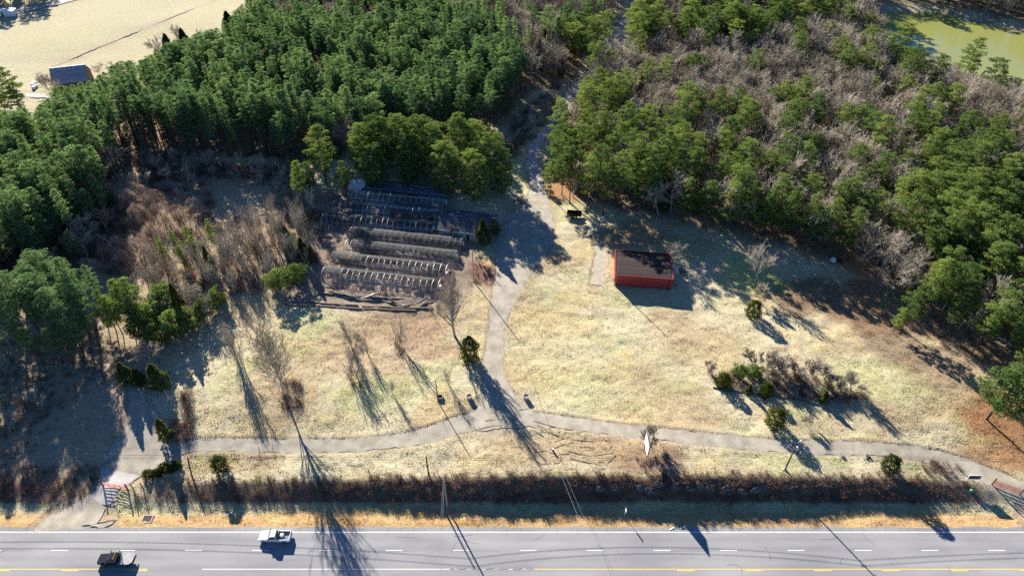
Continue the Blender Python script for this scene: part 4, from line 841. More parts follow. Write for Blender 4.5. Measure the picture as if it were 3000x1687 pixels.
for k in range(2):
    a_ = rg.uniform(0, 6.28, n); h_ = rg.uniform(.04, .13, n); ln = rg.uniform(.05, .22, n); w_ = rg.uniform(.03, .09, n); cx_, sx_ = np.cos(a_), np.sin(a_)
    tri.append(np.stack([np.stack([tx-sx_*w_, ty+cx_*w_, tz-.03], 1), np.stack([tx+sx_*w_, ty-cx_*w_, tz-.03], 1), np.stack([tx+cx_*ln, ty+sx_*ln, tz+h_], 1)], 1))
V = np.concatenate(tri).reshape(-1, 3); cc = np.repeat(np.tile(np.concatenate([tc_, np.ones((n, 1))], 1), (2, 1)), 3, 0)
tag(link('grass_tufts', npmesh('grass_tufts', V, np.arange(len(V)).reshape(-1, 3), M['straw'], attrs={'Col': ('FLOAT_COLOR', cc)})), 'pale dry grass tufts covering the open lawns and verge', 'grass', kind='stuff')
# ---------------------------------------------------------------- built things: materials
M['galv'] = mat('galvanised_pipe', (.58, .58, .58), .5, .2, 3, .1); M['wood'] = mat('weathered_timber', (.16, .125, .10), .9, .35, 3); M['pole'] = mat('creosote_pole', (.085, .06, .045), .9, .3, 2, stretch=(4, 4, .4))
M['polegrey'] = mat('grey_pole', (.27, .25, .22), .9, .25, 2, stretch=(4, 4, .4)); M['white'] = mat('white_paint', (.74, .74, .72), .5, .1, 2); M['red'] = mat('red_sheet_metal', (.30, .042, .038), .6, .22, .8, spec=.2)
M['redpipe'] = mat('faded_red_pipe', (.42, .10, .07), .6, .2, 3); M['roofbrown'] = mat('brown_roof_sheet', (.046, .035, .034), .9, .4, .55, spec=.04, stretch=(1.2, 1.2, 1)); M['black'] = mat('black_rubber', (.02, .02, .02), .8, .2)
M['shingle'] = mat('dark_shingle', (.085, .085, .095), .9, .35, 1.3); M['paleblock'] = mat('pale_green_wall', (.33, .36, .31), .8, .15, 2); M['brickred'] = mat('dull_red_end_wall', (.22, .07, .05), .85, .2, 2)
M['glass'] = mat('window_glass', (.03, .035, .04), .08, .1, 1, spec=.6); M['blueroof'] = mat('grey_barn_metal', (.33, .36, .40), .55, .2, .5, .1, stretch=(1, 1, 1)); M['barnwood'] = mat('barn_boards', (.19, .14, .11), .9, .25, 2)
M['chrome'] = mat('grey_deck_steel', (.24, .25, .255), .5, .2, 2, .2); M['carwhite'] = mat('white_car_paint', (.80, .80, .80), .25, .03, 1, spec=.5); M['carblack'] = mat('black_car_paint', (.012, .013, .015), .25, .1, 1, spec=.5)
M['rim'] = mat('wheel_rim', (.35, .35, .36), .35, .1, 3, .6); M['lampred'] = mat('tail_lamp', (.4, .02, .02), .3, .1); M['amber'] = mat('amber_lamp', (.7, .25, .05), .3, .1); M['lens'] = mat('lamp_lens', (.7, .7, .68), .2, .05)
M['bedblue'] = mat('bed_liner', (.16, .18, .21), .7, .2); M['rock'] = mat('bank_rock', (.10, .095, .095), .9, .35, 2, bump=.05); M['conc'] = mat('old_concrete', (.36, .33, .29), .9, .25, 4); M['plastic'] = mat('black_plastic_film', (.045, .05, .062), .32, .3, 1, spec=.5)
M['torn'] = mat('torn_silver_film', (.5, .5, .5), .3, .3, 1.5, spec=.5); M['signblue'] = mat('dark_blue_sign', (.03, .04, .10), .5, .2, 6); M['green'] = mat('green_plastic', (.06, .35, .22), .5, .1); M['soil'] = mat('bench_gravel', (.24, .21, .19), 1, .35, 2)
def shadecloth():
    m, t, N, L, b = newmat('grey_shade_cloth'); b.inputs['Base Color'].default_value = (.09, .092, .09, 1); b.inputs['Roughness'].default_value = .9
    tr = N.new('ShaderNodeBsdfTransparent'); tl = N.new('ShaderNodeBsdfTranslucent'); tl.inputs[0].default_value = (.15, .15, .14, 1)
    a = N.new('ShaderNodeMixShader'); a.inputs[0].default_value = .45; L.new(b.outputs[0], a.inputs[1]); L.new(tl.outputs[0], a.inputs[2])
    n = N.new('ShaderNodeTexNoise'); n.inputs['Scale'].default_value = .9; n.inputs['Detail'].default_value = 4; tc = N.new('ShaderNodeTexCoord'); L.new(tc.outputs['Object'], n.inputs['Vector'])
    rp = N.new('ShaderNodeMapRange'); rp.inputs[1].default_value = .50; rp.inputs[2].default_value = .66; rp.inputs[3].default_value = .10; rp.inputs[4].default_value = .65; L.new(n.outputs[0], rp.inputs[0])
    s = N.new('ShaderNodeMixShader'); L.new(rp.outputs[0], s.inputs[0]); L.new(a.outputs[0], s.inputs[1]); L.new(tr.outputs[0], s.inputs[2]); L.new(s.outputs[0], N['Material Output'].inputs[0]); return m
M['shade'] = shadecloth(); M['wire'] = mat('dull_wire', (.30, .30, .30), .6, .1)

# ---------------------------------------------------------------- hoop greenhouses
GW, GH = 2.55, 2.35
def arc(th): return -GW*math.cos(th), GH*math.sin(th)**.8 if math.sin(th) > 0 else 0
hoop_me = MB().tube([(0, *arc(math.pi*k/12)) for k in range(13)], .05, 5).mesh('hoop', M['galv'])
def greenhouse(pl, pr, label, covers, seed, ends=True):
    rg = np.random.default_rng(seed); a = np.array(at(*pl, GH)); b = np.array(at(*pr, GH)); d = b[:2]-a[:2]; Lg = float(np.hypot(*d)); rz = math.atan2(d[1], d[0])
    z0 = min(a[2], b[2], gzat(*(a[:2]+d/2)))
    o = thing('hoop_greenhouse', label, 'greenhouse', (a[0], a[1], z0), rz, 'derelict hoop greenhouses'); n = int(Lg/1.6); st = Lg/n
    for k in range(n+1):
        h = link('hoop', hoop_me, o, (k*st, 0, 0)); h.rotation_euler = (rg.normal()*.02, rg.normal()*.03, 0)
    def rail(th, name, dz=0, r=.04, x0=0, x1=None):
        y, z = arc(th); x1 = Lg if x1 is None else x1; m_ = 12
        MB().tube([(x0+(x1-x0)*i/m_, y+rg.normal()*.02, z+dz+rg.normal()*.03) for i in range(m_+1)], r, 4).build(name, M['galv'], o)
    rail(math.pi/2, 'ridge_pipe', .05); rail(.55, 'purlin', 0, .035); rail(math.pi-.55, 'purlin', 0, .035); rail(.0, 'base_rail', .15, .06); rail(math.pi, 'base_rail', .15, .06)
    for k in range(0, n, 4):     # diagonal braces
        y0, z0_ = arc(.1); y1, z1 = arc(1.2); MB().tube([(k*st, y0, z0_+.1), ((k+1.2)*st, y1, z1)], .03, 4).build('brace', M['galv'], o)
    for b0, b1, t0, t1, mk, rag in covers:
        mb = MB(); b1 = min(b1, n)
        for k in range(b0, b1):
            for sub in range(2):
                lo = t0+(rg.random()**2)*rag; xs_ = [(k+sub/2)*st, (k+(sub+1)/2)*st]; m_ = 8; pts = []
                for x in xs_:
                    for i in range(m_+1):
                        th = lo+(t1-lo)*i/m_; y, z = arc(th); sag = .06*math.sin(math.pi*((x/st) % 1)); pts.append((x, y*1.015, (z+.05)*1.01-sag*math.sin(th)))
                mb.add(pts, [(i, i+1, m_+2+i, m_+1+i) for i in range(m_)])
        mb.build('cover', M[mk], o)
    if ends:   # end frame at the yard side
        e = MB()
        for y in (-1.7, -.6, .6, 1.7): e.box((Lg+.02, y, 1.0), (.08, .08, 2.0))
        for z in (.9, 1.95): e.box((Lg+.02, 0, z), (.07, 3.9, .09))
        e.build('end_frame', M['wood'], o)
        MB().box((Lg+.25, rg.uniform(-1.3, 1.3), 1.1), (.4, .8, .8)).box((Lg+.48, 0, .6), (.06, .9, 1.1)).build('fan_box', M['white'], o)
    MB().box((Lg/2, 0, .08), (Lg-.6, 1.6, .3)).build('plant_bench', M['soil'], o)
    return o
PI = math.pi
greenhouse((1027, 527), (1320, 554), 'hoop greenhouse fully covered in black plastic film, below the tall pines', [(0, 3, .05, PI-.05, 'torn', .5), (3, 99, .05, PI-.05, 'plastic', .0)], 1)
greenhouse((1033, 560), (1302, 586), 'bare hoop frame beside the black covered greenhouse with hanging film panels', [(8, 15, .05, .8, 'plastic', .2), (4, 12, 1.5, 2.9, 'shade', .8)], 2)
greenhouse((1000, 590), (1293, 619), 'hoop frame with dark cloth strips ending at the office wall', [(9, 17, .1, 1.2, 'shade', .6), (0, 4, .4, 3.0, 'shade', .6)], 3)
greenhouse((945, 627), (1269, 653), 'long hoop frame with back cloth reaching into the scrub before the office', [(0, 6, .3, 3.0, 'shade', .9), (6, 20, 1.75, 3.0, 'shade', .3), (13, 20, .9, 1.8, 'shade', .7)], 4)
greenhouse((1027, 668), (1353, 702), 'hoop greenhouse still mostly covered in grey shade cloth nearest the office', [(0, 5, .15, 3.0, 'shade', .5), (5, 12, .7, 3.0, 'shade', .7), (12, 99, .1, 3.0, 'shade', .4)], 5)
greenhouse((1013, 705), (1335, 740), 'hoop greenhouse with grey cloth sagging on its back half', [(1, 8, .2, 3.0, 'shade', .6), (8, 14, .8, 3.0, 'shade', .6), (14, 99, .3, 3.0, 'shade', .7)], 6)
greenhouse((972, 743), (1308, 781), 'open hoop frame with cloth left only at its scrub end', [(0, 5, .1, 3.0, 'shade', .5), (5, 18, 1.5, 3.0, 'shade', .6)], 7)
greenhouse((948, 786), (1287, 826), 'outermost bare hoop frame beside the fallen timbers', [(0, 3, .5, 3.0, 'shade', .9), (3, 18, 1.6, 3.0, 'shade', .7)], 8)
# fallen timbers and cloth in front of the frames
for i, (p, q, lb) in enumerate([((925, 858), (1185, 878), 'long grey timber lying against the outermost hoop frame'), ((860, 882), (1050, 896), 'upper grey timber of the edging beside the lawn'), ((1060, 898), (1270, 905), 'short grey timber beside the lawn near the straight bare tree'), ((830, 893), (1220, 912), 'lowest dark timber along the lawn below the greenhouses')]):
    a, b = np.array(at(*p)), np.array(at(*q)); mb = MB(); k = 5
    o = thing('timber', lb, 'timber', tuple((a+b)/2)); 
    for j in range(k):
        f0, f1 = j/k+.004, (j+1)/k-.004; c0_ = a+(b-a)*(f0+f1)/2; L_ = np.linalg.norm((b-a)[:2])*(f1-f0); ang = math.atan2(b[1]-a[1], b[0]-a[0])
        MB().box((0, 0, .15), (L_, .28, .32), ang+.01*(j-2)).build('beam', M['wood'], o, tuple(c0_-(a+b)/2+np.array((0, .12*math.sin(j*2.1), 0))))
P = [at(*p) for p in [(955, 836), (1000, 862), (1058, 876), (1110, 868), (1150, 886), (1185, 898), (1225, 890), (1262, 872)]]
Pz = [(x, y, z+h) for (x, y, z), h in zip(P, (1.3, .6, .3, .9, .5, .25, .5, .8))]
tag(MB().tube([tuple(q) for q in smooth(Pz, 4)], [.22+.1*math.sin(i*1.3) for i in range(len(Pz)*4-3)], 6).build('shade_cloth', M['plastic']), 'rolled black shade cloth sagging along the outermost hoop frame', 'cloth')

# ---------------------------------------------------------------- red shed
a = np.array(at(1799, 836)); b = np.array(at(1965, 850)); d = b[:2]-a[:2]; Ls = float(np.hypot(*d)); rz = math.atan2(d[1], d[0]); Ds, Hf, Hr = 10.3, 3.5, 3.25
o = thing('red_shed', 'long red metal shed with flat brown roof on the lawn', 'shed', tuple(a), rz); n = 16; pw = Ls/n
pan = MB().box((pw/2, 0, Hf/2), (pw-.025, .06, Hf)).mesh('wall_panel', M['red'])
for k in range(n): link('wall_panel', pan, o, (k*pw, .03, 0))
nb_ = 11; pb_ = Ds/nb_; pan2 = MB().box((0, pb_/2, (Hf+Hr)/4), (.06, pb_-.025, (Hf+Hr)/2-.06)).mesh('wall_panel', M['red'])
for k in range(nb_): link('wall_panel', pan2, o, (0.02, k*pb_+.07, 0)); link('wall_panel', pan2, o, (Ls-.02, k*pb_+.07, 0))
MB().box((Ls/2, .1, Hf/2-.1), (Ls-.3, .05, Hf-.3)).build('wall', M['red'], o); MB().box((Ls/2, Ds-.05, Hr/2), (Ls-.1, .08, Hr)).build('wall', M['red'], o)
rs = MB().add([(0, 0, Hf-.05), (pw-.014, 0, Hf-.05), (pw-.014, Ds, Hr-.05), (0, Ds, Hr-.05), (0, 0, Hf-.01), (pw-.014, 0, Hf-.01), (pw-.014, Ds, Hr-.01), (0, Ds, Hr-.01)], [(0, 3, 2, 1), (4, 5, 6, 7), (0, 1, 5, 4), (1, 2, 6, 5), (2, 3, 7, 6), (3, 0, 4, 7)]).mesh('roof_sheet', M['roofbrown'])
for k in range(n): link('roof_sheet', rs, o, (k*pw+.015, .04, .06))
MB().box((Ls/2, -.04, Hf+.02), (Ls+.2, .07, .22)).build('fascia', M['red'], o); MB().box((Ls/2, Ds+.1, Hr+.08), (Ls+.2, .12, .22)).build('fascia', M['red'], o)
for x in (-.05, Ls+.06): MB().add([(x-.1, 0, Hf-.1), (x+.1, 0, Hf-.1), (x+.1, Ds, Hr-.1), (x-.1, Ds, Hr-.1), (x-.1, 0, Hf+.14), (x+.1, 0, Hf+.14), (x+.1, Ds, Hr+.16), (x-.1, Ds, Hr+.16)], [(0, 3, 2, 1), (4, 5, 6, 7), (0, 1, 5, 4), (1, 2, 6, 5), (2, 3, 7, 6), (3, 0, 4, 7)]).build('fascia', M['red'], o)
MB().box((Ls-.75, -.06, Hf/2), (.1, .1, Hf)).build('downpipe', M['carblack'], o); MB().box((-.2, .6, 1.4), (.2, .35, .5)).build('meter_box', M['carblack'], o)
MB().box((Ls-.75, 1.2, Hf+.1), (.12, .3, .3)).build('roof_vent', M['carblack'], o)
rg = np.random.default_rng(3)
x, y, z = at(1978, 795); j = thing('pipe_stack', 'white pipes and dark scrap leaning on the end of the red shed', 'pipes', (x, y, z), rz)
for k in range(5): MB().tube([(-.6+.35*k, -1.6+.2*k, .15), (-.5+.3*k, 1.2, .9+.1*(k % 3))], .09, 6).build('pipe', M['white'], j)
MB().lathe([(0, 0), (.8, .02), (1.1, .3), (.7, .6), (.2, .75), (0, .76)], 9, (1.7, .4, 0)).build('scrap_heap', M['wood'], j)
x, y, z = at(1980, 838); tag(MB().lathe([(0, 0), (.36, 0), (.42, .55), (.45, .6), (.38, .6), (.34, .08), (0, .08)], 14).build('tub', M['paleblock'], None, (x, y, z)), 'pale round tub by the front corner of the red shed', 'tub')
x, y, z = at(1969, 853); tag(MB().lathe([(0, 0), (.2, 0), (.24, .35), (.26, .38), (.2, .38), (.18, .05), (0, .05)], 12).build('bucket', M['white'], None, (x, y, z)), 'small white bucket at the front corner of the red shed', 'bucket')

# ---------------------------------------------------------------- office
a = np.array(at(1288, 693)); b = np.array(at(1432, 709)); d = b[:2]-a[:2]; Lo = float(np.hypot(*d)); rz = math.atan2(d[1], d[0]); Do, Ho, Hg = 9.2, 2.7, 4.3
o = thing('office_building', 'low office with dark shingle gable roof and white windows beside greenhouses', 'building', tuple(a), rz)
MB().box((Lo/2, .1, Ho/2-.1), (Lo, .2, Ho+.2)).box((Lo/2, Do-.1, Ho/2-.1), (Lo, .2, Ho+.2)).box((.1, Do/2, Ho/2-.1), (.2, Do-.42, Ho+.2)).build('wall', M['paleblock'], o)
MB().add([(Lo, .01, -.2), (Lo, Do-.01, -.2), (Lo, Do-.01, Ho), (Lo, Do/2, Hg-.1), (Lo, .01, Ho), (Lo-.2, .2, -.2), (Lo-.2, Do-.2, -.2), (Lo-.2, Do-.2, Ho), (Lo-.2, Do/2, Hg-.1), (Lo-.2, .2, Ho)], [(0, 1, 2, 3, 4), (9, 8, 7, 6, 5), (0, 4, 9, 5), (1, 6, 7, 2)]).build('gable_wall', M['brickred'], o)
for nm, ya, za, yb, zb_ in (('roof', -.35, Ho-.06, Do/2, Hg), ('roof', Do+.7, Ho-.18, Do/2, Hg)):
    r_ = link('roof', MB().add([(-.5, ya, za), (Lo+.5, ya, za), (Lo+.5, yb, zb_), (-.5, yb, zb_), (-.5, ya, za+.12), (Lo+.5, ya, za+.12), (Lo+.5, yb, zb_+.12), (-.5, yb, zb_+.12)], [(0, 3, 2, 1), (4, 5, 6, 7), (0, 1, 5, 4), (1, 2, 6, 5), (3, 0, 4, 7)]).mesh('roof', M['shingle']), o)
    for k in range(1, 9):
        f = k/9; y_, z_ = ya+(yb-ya)*f, za+(zb_-za)*f+.13; MB().box((Lo/2, y_, z_), (Lo+.98, .12, .05)).build('shingle_course', M['shingle'], r_)
    MB().box((Lo/2, ya, za+.02), (Lo+1, .05, .18)).build('fascia', M['white'], r_)
for f in (.10, .22, .35, .45, .66, .77, .9):
    wv = MB().box((0, -.04, 0), (1.25, .06, 1.2)).build('window', M['white'], o, (Lo*f, .0, 1.6))
    for sx in (-.285, .285):
        for sz in (-.27, .27): MB().box((sx, -.075, sz), (.44, .02, .42)).build('pane', M['glass'], wv)
dr = MB().box((0, -.03, 0), (.95, .05, 2.05)).build('door', M['glass'], o, (Lo*.575, 0, 1.02))
sd_ = MB().box((-.42, 0, 0), (.09, .05, 2.05)).box((.42, 0, 0), (.09, .05, 2.05)).box((0, 0, .98), (.75, .05, .09)).box((0, 0, 0), (.75, .05, .08)).box((0, 0, -.98), (.75, .05, .09)).build('screen_door', M['white'], o, (Lo*.575-.62, -.45, 1.03), 1.0)

# ---------------------------------------------------------------- barn beyond the plantation
rl = np.array(at(143.5, 202, 7.2)); rr_ = np.array(at(249, 190, 7.2)); ev = np.array(at(152, 245, 3.0)); d = rr_[:2]-rl[:2]; Lb = float(np.hypot(*d)); rz = math.atan2(d[1], d[0])
nx_, ny_ = math.sin(rz), -math.cos(rz); hw_ = float(np.clip(abs((ev[0]-rl[0])*nx_+(ev[1]-rl[1])*ny_), 5, 10.5))
o = thing('barn', 'long barn with grey metal gable roof at the field edge', 'barn', (rl[0], rl[1], rl[2]), rz); he, hg = 3.0, 7.2
nb_ = 13; pw = Lb/nb_
for s in (-1, 1):
    sh_ = MB().add([(0, s*hw_, he), (pw-.03, s*hw_, he), (pw-.03, 0, hg), (0, 0, hg), (0, s*hw_, he+.06), (pw-.03, s*hw_, he+.06), (pw-.03, 0, hg+.06), (0, 0, hg+.06)], [(0, 3, 2, 1), (4, 5, 6, 7), (0, 1, 5, 4), (1, 2, 6, 5), (2, 3, 7, 6), (3, 0, 4, 7)]).mesh('roof_sheet', M['blueroof'])
    for k in range(nb_): link('roof_sheet', sh_, o, (k*pw, 0, 0))
MB().tube([(0, 0, hg+.1), (Lb, 0, hg+.1)], .12, 6).build('ridge_cap', M['white'], o)
q = hw_-.5
for s in (-1, 1): MB().box((Lb/2, s*q, he/2-.1), (Lb-.6, .12, he)).build('wall', M['barnwood'], o)
for x_ in (.35, Lb-.35): MB().add([(x_, -q, -.2), (x_, q, -.2), (x_, q, he), (x_, 0, hg-.25), (x_, -q, he), (x_+.1, -q, -.2), (x_+.1, q, -.2), (x_+.1, q, he), (x_+.1, 0, hg-.25), (x_+.1, -q, he)], [(4, 3, 2, 1, 0), (5, 6, 7, 8, 9), (0, 5, 9, 4), (1, 2, 7, 6)]).build('gable_wall', M['barnwood'], o)
MB().box((.28, 0, 1.6), (.08, 3.4, 3.2)).build('barn_door', M['white'], o)
x, y, z = at(14, 31, 2.2); o = thing('white_shed', 'small white outbuilding beside the far gravel road', 'shed', (x, y, z), .1)
MB().box((0, 0, 1.15), (8, 3.2, 2.3)).build('wall', M['white'], o); MB().prism([(-4.2, 2.3), (4.2, 2.3), (4.2, 2.4), (0, 2.75), (-4.2, 2.4)], -1.8, 1.8).build('roof', M['white'], o); MB().box((-1, -1.62, 1), (.9, .05, 2)).build('door', M['glass'], o)
for k, (px, py) in enumerate([(97, 253), (104, 248), (107, 257), (100, 262), (163, 278), (172, 285), (167, 290), (177, 281)]):
    x, y, z = at(px, py); tag(MB().lathe([(0, 0), (.55, .02), (.75, .35), (.7, .8), (.4, 1.1), (0, 1.15)], 10).build('white_bale', M['white'], None, (x, y, z), k*.7), 'white wrapped bale lying near the barn', 'bale', 'white bales by the barn')

# ---------------------------------------------------------------- poles and lines
def pole(name, px, py, H, label, r=.15, m='pole', arm=None, extra=None, lean=(0, 0), rz=0.0):
    x, y, z = at(px, py); o = thing(name, label, 'pole', (x, y, z), rz)
    MB().tube([(0, 0, -.4), (lean[0]*.5, lean[1]*.5, H*.5), (lean[0], lean[1], H)], [r, r*.85, r*.68], 8).build('shaft', M[m], o)
    if arm:
        for zz in arm:
            ca = MB().box((lean[0]*zz/H, lean[1]*zz/H+.12, zz), (2.1, .12, .14)).build('crossarm', M['wood'], o)
            for sx in (-.9, -.35, .9): MB().lathe([(.03, 0), (.07, .05), (.05, .12), (.08, .16), (0, .22)], 8, (sx+lean[0], lean[1]+.12, zz+.07)).build('insulator', M['galv'], ca)
    if extra == 'lamp':
        MB().tube([(0, 0, H-.5), (.2, -.1, H+.3), (.35, -.2, H+.75)], .04, 6).build('lamp_arm', M['galv'], o); MB().lathe([(.05, .3), (.22, .1), (.25, 0), (.1, -.08), (0, -.08)], 10, (.4, -.22, H+.65)).build('lamp_head', M['lens'], o)
        MB().lathe([(0, -.5), (.22, -.5), (.24, .3), (.1, .4), (0, .4)], 10, (.32, -.12, H-1.7)).build('transformer', M['galv'], o)
        MB().box((0, -.2, H-3.2), (.9, .1, .12)).build('crossarm', M['wood'], o); MB().lathe([(.5, -.3), (.35, .35), (.2, .5)], 8).build('base_collar', M['conc'], o)
    return o, (x+lean[0], y+lean[1], z+H)
_, tl_ = pole('utility_pole', 562, 1396, 3.7, 'dark leaning pole on the strip beside the juniper bed', .17, arm=None, lean=(-.5, 2.2))
_, tm_ = pole('utility_pole', 1256, 1392, 6.4, 'short dark pole at the bank top near the guyed roadside pole', .17)
_, tr_ = pole('utility_pole', 2299, 1376, 9.2, 'brown utility pole with lamp and transformer on the strip by the driveway', .16, 'pole', None, 'lamp')
_, tg_ = pole('utility_pole', 1311, 1486, 11.0, 'tall grey guyed pole at the foot of the roadside bank', .17, 'polegrey')
_, ts_ = pole('utility_pole', 1388, 824, 10.4, 'grey service pole between greenhouses and parking area', .15, 'polegrey')
_, td_ = pole('utility_pole', 1801, 837, 9.4, 'pale slim pole against the corner of the red shed', .13, 'polegrey', lean=(.4, .0))
_, tp_ = pole('utility_pole', 1283, 1176, 7.2, 'thin dark pole on the lawn beside the square planter box', .11, 'pole')
pole('fence_post', 1433, 806, 2.6, 'leaning grey post at the reddish bed beside the parking area', .12, 'wood', lean=(.5, .5))
pole('fence_post', 1305, 1176-20, 1.3, 'short thin stake beside the square planter box', .04, 'pole')
pole('fence_post', 1364, 810, 2.0, 'short thin post casting a line across grass by the service pole', .05, 'pole')
pole('fence_post', 1840, 1397, 1.6, 'pale leaning stake on the rock edge below the sign', .07, 'wood', lean=(-.2, .5))
def wire(p, q, sag, label, r=.028, n=18, name='power_line', m='wire'):
    p, q = np.array(p), np.array(q); pts = [p+(q-p)*i/n-np.array((0, 0, 4*sag*(i/n)*(1-i/n))) for i in range(n+1)]
    return tag(MB().tube(pts, r, 4, False).build(name, M[m]), label, 'wire')
off = lambda p, dx=0, dy=0, dz=0: (p[0]+dx, p[1]+dy, p[2]+dz)
wire((-150, 78, 9.3), off(tm_, dz=-.15), 1.3, 'upper line over the red gate to the short bank pole', m='black'); wire((-150, 77.6, 8.5), off(tm_, dz=-.9), 1.3, 'lower line over the red gate to the short bank pole', m='black')
wire(off(tm_, dz=-.15), off(tr_, dz=-3.1, dx=-.3), 1.2, 'upper line strung between short bank pole and lamp pole', m='black'); wire(off(tm_, dz=-.9), off(tr_, dz=-3.6), 1.2, 'lower line strung between short bank pole and lamp pole', m='black')
wire(off(tr_, dz=-3.1, dx=.3), (165, 74, 8.2), 1.0, 'upper line from the lamp pole past the debris bed', m='black'); wire(off(tr_, dz=-3.6), (165, 73.6, 7.6), 1.0, 'lower line from the lamp pole past the debris bed', m='black')
e1 = at(1795, 1760, 7.0); e1 = (e1[0], e1[1], 7.0)
wire(off(ts_, dz=-.1), e1, 1.0, 'bright service line from the grey service pole over the lawn to the highway', .022)
wire(off(ts_, dz=-.6, dx=.1), (e1[0]+1.4, e1[1]+.3, 6.3), 1.6, 'thin second service line beside the bright service line', .014)
for dx, lb in ((-.25, 'inner'), (.25, 'outer')):
    q = at(1283+dx*20, 1760, 6); o = wire(off(tg_, dx=dx*.3, dz=-.2), (q[0], q[1], 6.0), .3, lb+' span guy from the tall guyed pole across the highway', .02)
wire(off(tg_, dz=-.4), (tg_[0]-.6, 67.9, -.1), .0, 'ground guy from the tall guyed pole to the verge', .02)

# ---------------------------------------------------------------- signs, gates, fence, planters
a = np.array(at(1891.5, 1355)); b2 = np.array(at(1885.5, 1321)); o = thing('sign_board', 'blank white board on two posts standing edge-on to the highway', 'sign', tuple(a))
dv = b2-a
for p in ((0, 0, 0), tuple(dv)): MB().tube([(p[0], p[1], p[2]-.3), (p[0], p[1], p[2]*.0+5.7)], .07, 6).build('post', M['pole'], o)
u = dv[:2]/np.linalg.norm(dv[:2]); ang = math.atan2(u[1], u[0]); Lw = float(np.linalg.norm(dv[:2]))+.7
MB().box((dv[0]/2-.1, dv[1]/2, 4.25), (Lw, .08, 2.9), ang).build('panel', M['white'], o); MB().box((dv[0]/2+.08, dv[1]/2, 4.25), (Lw-.1, .05, 2.8), ang).build('backing', M['wood'], o)
x, y, z = at(1829, 1513); o = thing('road_sign', 'small road sign seen edge-on on the highway verge', 'road sign', (x, y, z), 0)
MB().box((0, 0, .9), (.06, .05, 2.4)).build('post', M['galv'], o); MB().box((.05, 0, 2.35), (.03, .62, .95), .12).build('plate', M['white'], o)
x, y, z = at(2845, 1410); o = thing('entrance_sign', 'dark blue sign panel with white frame by the far gate', 'sign', (x, y, z), -.03)
for sx in (-1.15, 1.15): MB().tube([(sx, 0, -.3), (sx, 0, 2.2)], .06, 6).build('post', M['white'], o)
fr_ = MB().box((0, -.02, 1.55), (2.5, .08, 1.35)).build('frame', M['white'], o); MB().box((0, -.08, 1.6), (2.2, .05, 1.0)).build('panel', M['signblue'], o)
for sx in (-1, 1): MB().tube([(sx*1.2, 0, 1.3), (sx*2.3, .2, .0)], .05, 5).build('brace', M['white'], o)
def gate(p, q, label, H=1.35, post_r=.12):
    a = np.array(at(*p)); b = np.array(at(*q)); d = b-a; Lg = float(np.hypot(*d[:2])); o = thing('pipe_gate', label, 'gate', tuple(a), math.atan2(d[1], d[0])); dz = d[2]/Lg
    for k in range(6): z = .2+k*(H-.2)/5; MB().tube([(.1, 0, z), (Lg-.1, 0, z+dz*Lg*.9)], .045, 5).build('rail', M['redpipe'], o)
    for k in range(5): x = .1+(Lg-.2)*k/4; MB().tube([(x, 0, .15+dz*x*.9), (x, 0, H+.04+dz*x*.9)], .05, 5).build('upright', M['redpipe'], o)
    MB().tube([(-.15, 0, -.4), (-.15, 0, H+.75)], post_r, 8).build('gate_post', M['pole'], o); MB().tube([(Lg+.15, 0, -.4+d[2]), (Lg+.15, 0, H+.75+d[2])], post_r, 8).build('gate_post', M['pole'], o); return o
gate((305, 1424), (374, 1434), 'faded red pipe gate across the concrete entrance beside the junipers')
gate((2908, 1419), (2985, 1447), 'faded red pipe gate at the driveway end by the dark blue sign', 1.4)
pole('fence_post', 392, 1434, 2.2, 'dark corner post next to the red gate by the junipers', .12, 'pole'); pole('fence_post', 420, 1430, 1.9, 'dark brace post beside the juniper bed', .11, 'pole')
o = thing('wire_fence', 'wire fence with thin posts along the top of the roadside bank', 'fence', (0, 0, 0)); fx = np.arange(-69, 91, 3.4); fy = 75.9+(vnoise(fx/12, fx*0, 17)-.5)*.7; fz = terrain(fx, fy)
pm = MB().tube([(0, 0, -.3), (0, 0, 1.35)], .04, 6).mesh('post', M['galv']); pm2 = MB().tube([(0, 0, -.3), (0, 0, 1.5)], .07, 6).mesh('post', M['wood'])
for i in range(len(fx)): link('post', pm if i % 4 else pm2, o, (fx[i], fy[i], fz[i]))
for h_ in (.35, .8, 1.3): MB().tube([(fx[i], fy[i], fz[i]+h_) for i in range(len(fx))], .014, 4, False).build('wire', M['galv'], o)
for px, py, lb in [(1375, 1168, 'round concrete planter ring with dead plants beside the driveway fork'), (1541, 1168, 'round concrete planter ring with pale rim on the big lawn by the fork')]:
    x, y, z = at(px, py); o = thing('planter', lb, 'planter', (x, y, z)); MB().lathe([(.56, -.1), (.60, .45), (.58, .95), (.66, .98), (.66, 1.06), (.52, 1.06), (.48, .8), (.3, .84), (0, .86)], 18).build('ring', M['conc'], o)
    rg = np.random.default_rng(px); link('dead_plant', npmesh('dead_plant', *shrub(px, .7, .5, 60), M['brush']), o, (0, 0, .85))
x, y, z = at(1289, 1166); o = thing('planter_box', 'square wooden planter box beside the thin dark lawn pole', 'planter', (x, y, z), .08)
for sx, sy, w1, w2 in ((0, -.55, 1.2, .09), (0, .55, 1.2, .09), (-.55, 0, .09, 1.0), (.55, 0, .09, 1.0)): MB().box((sx, sy, .3), (w1, w2, .7)).build('board', M['polegrey'], o)
MB().box((0, 0, .2), (1.0, 1.0, .1)).build('soil', M['wood'], o)
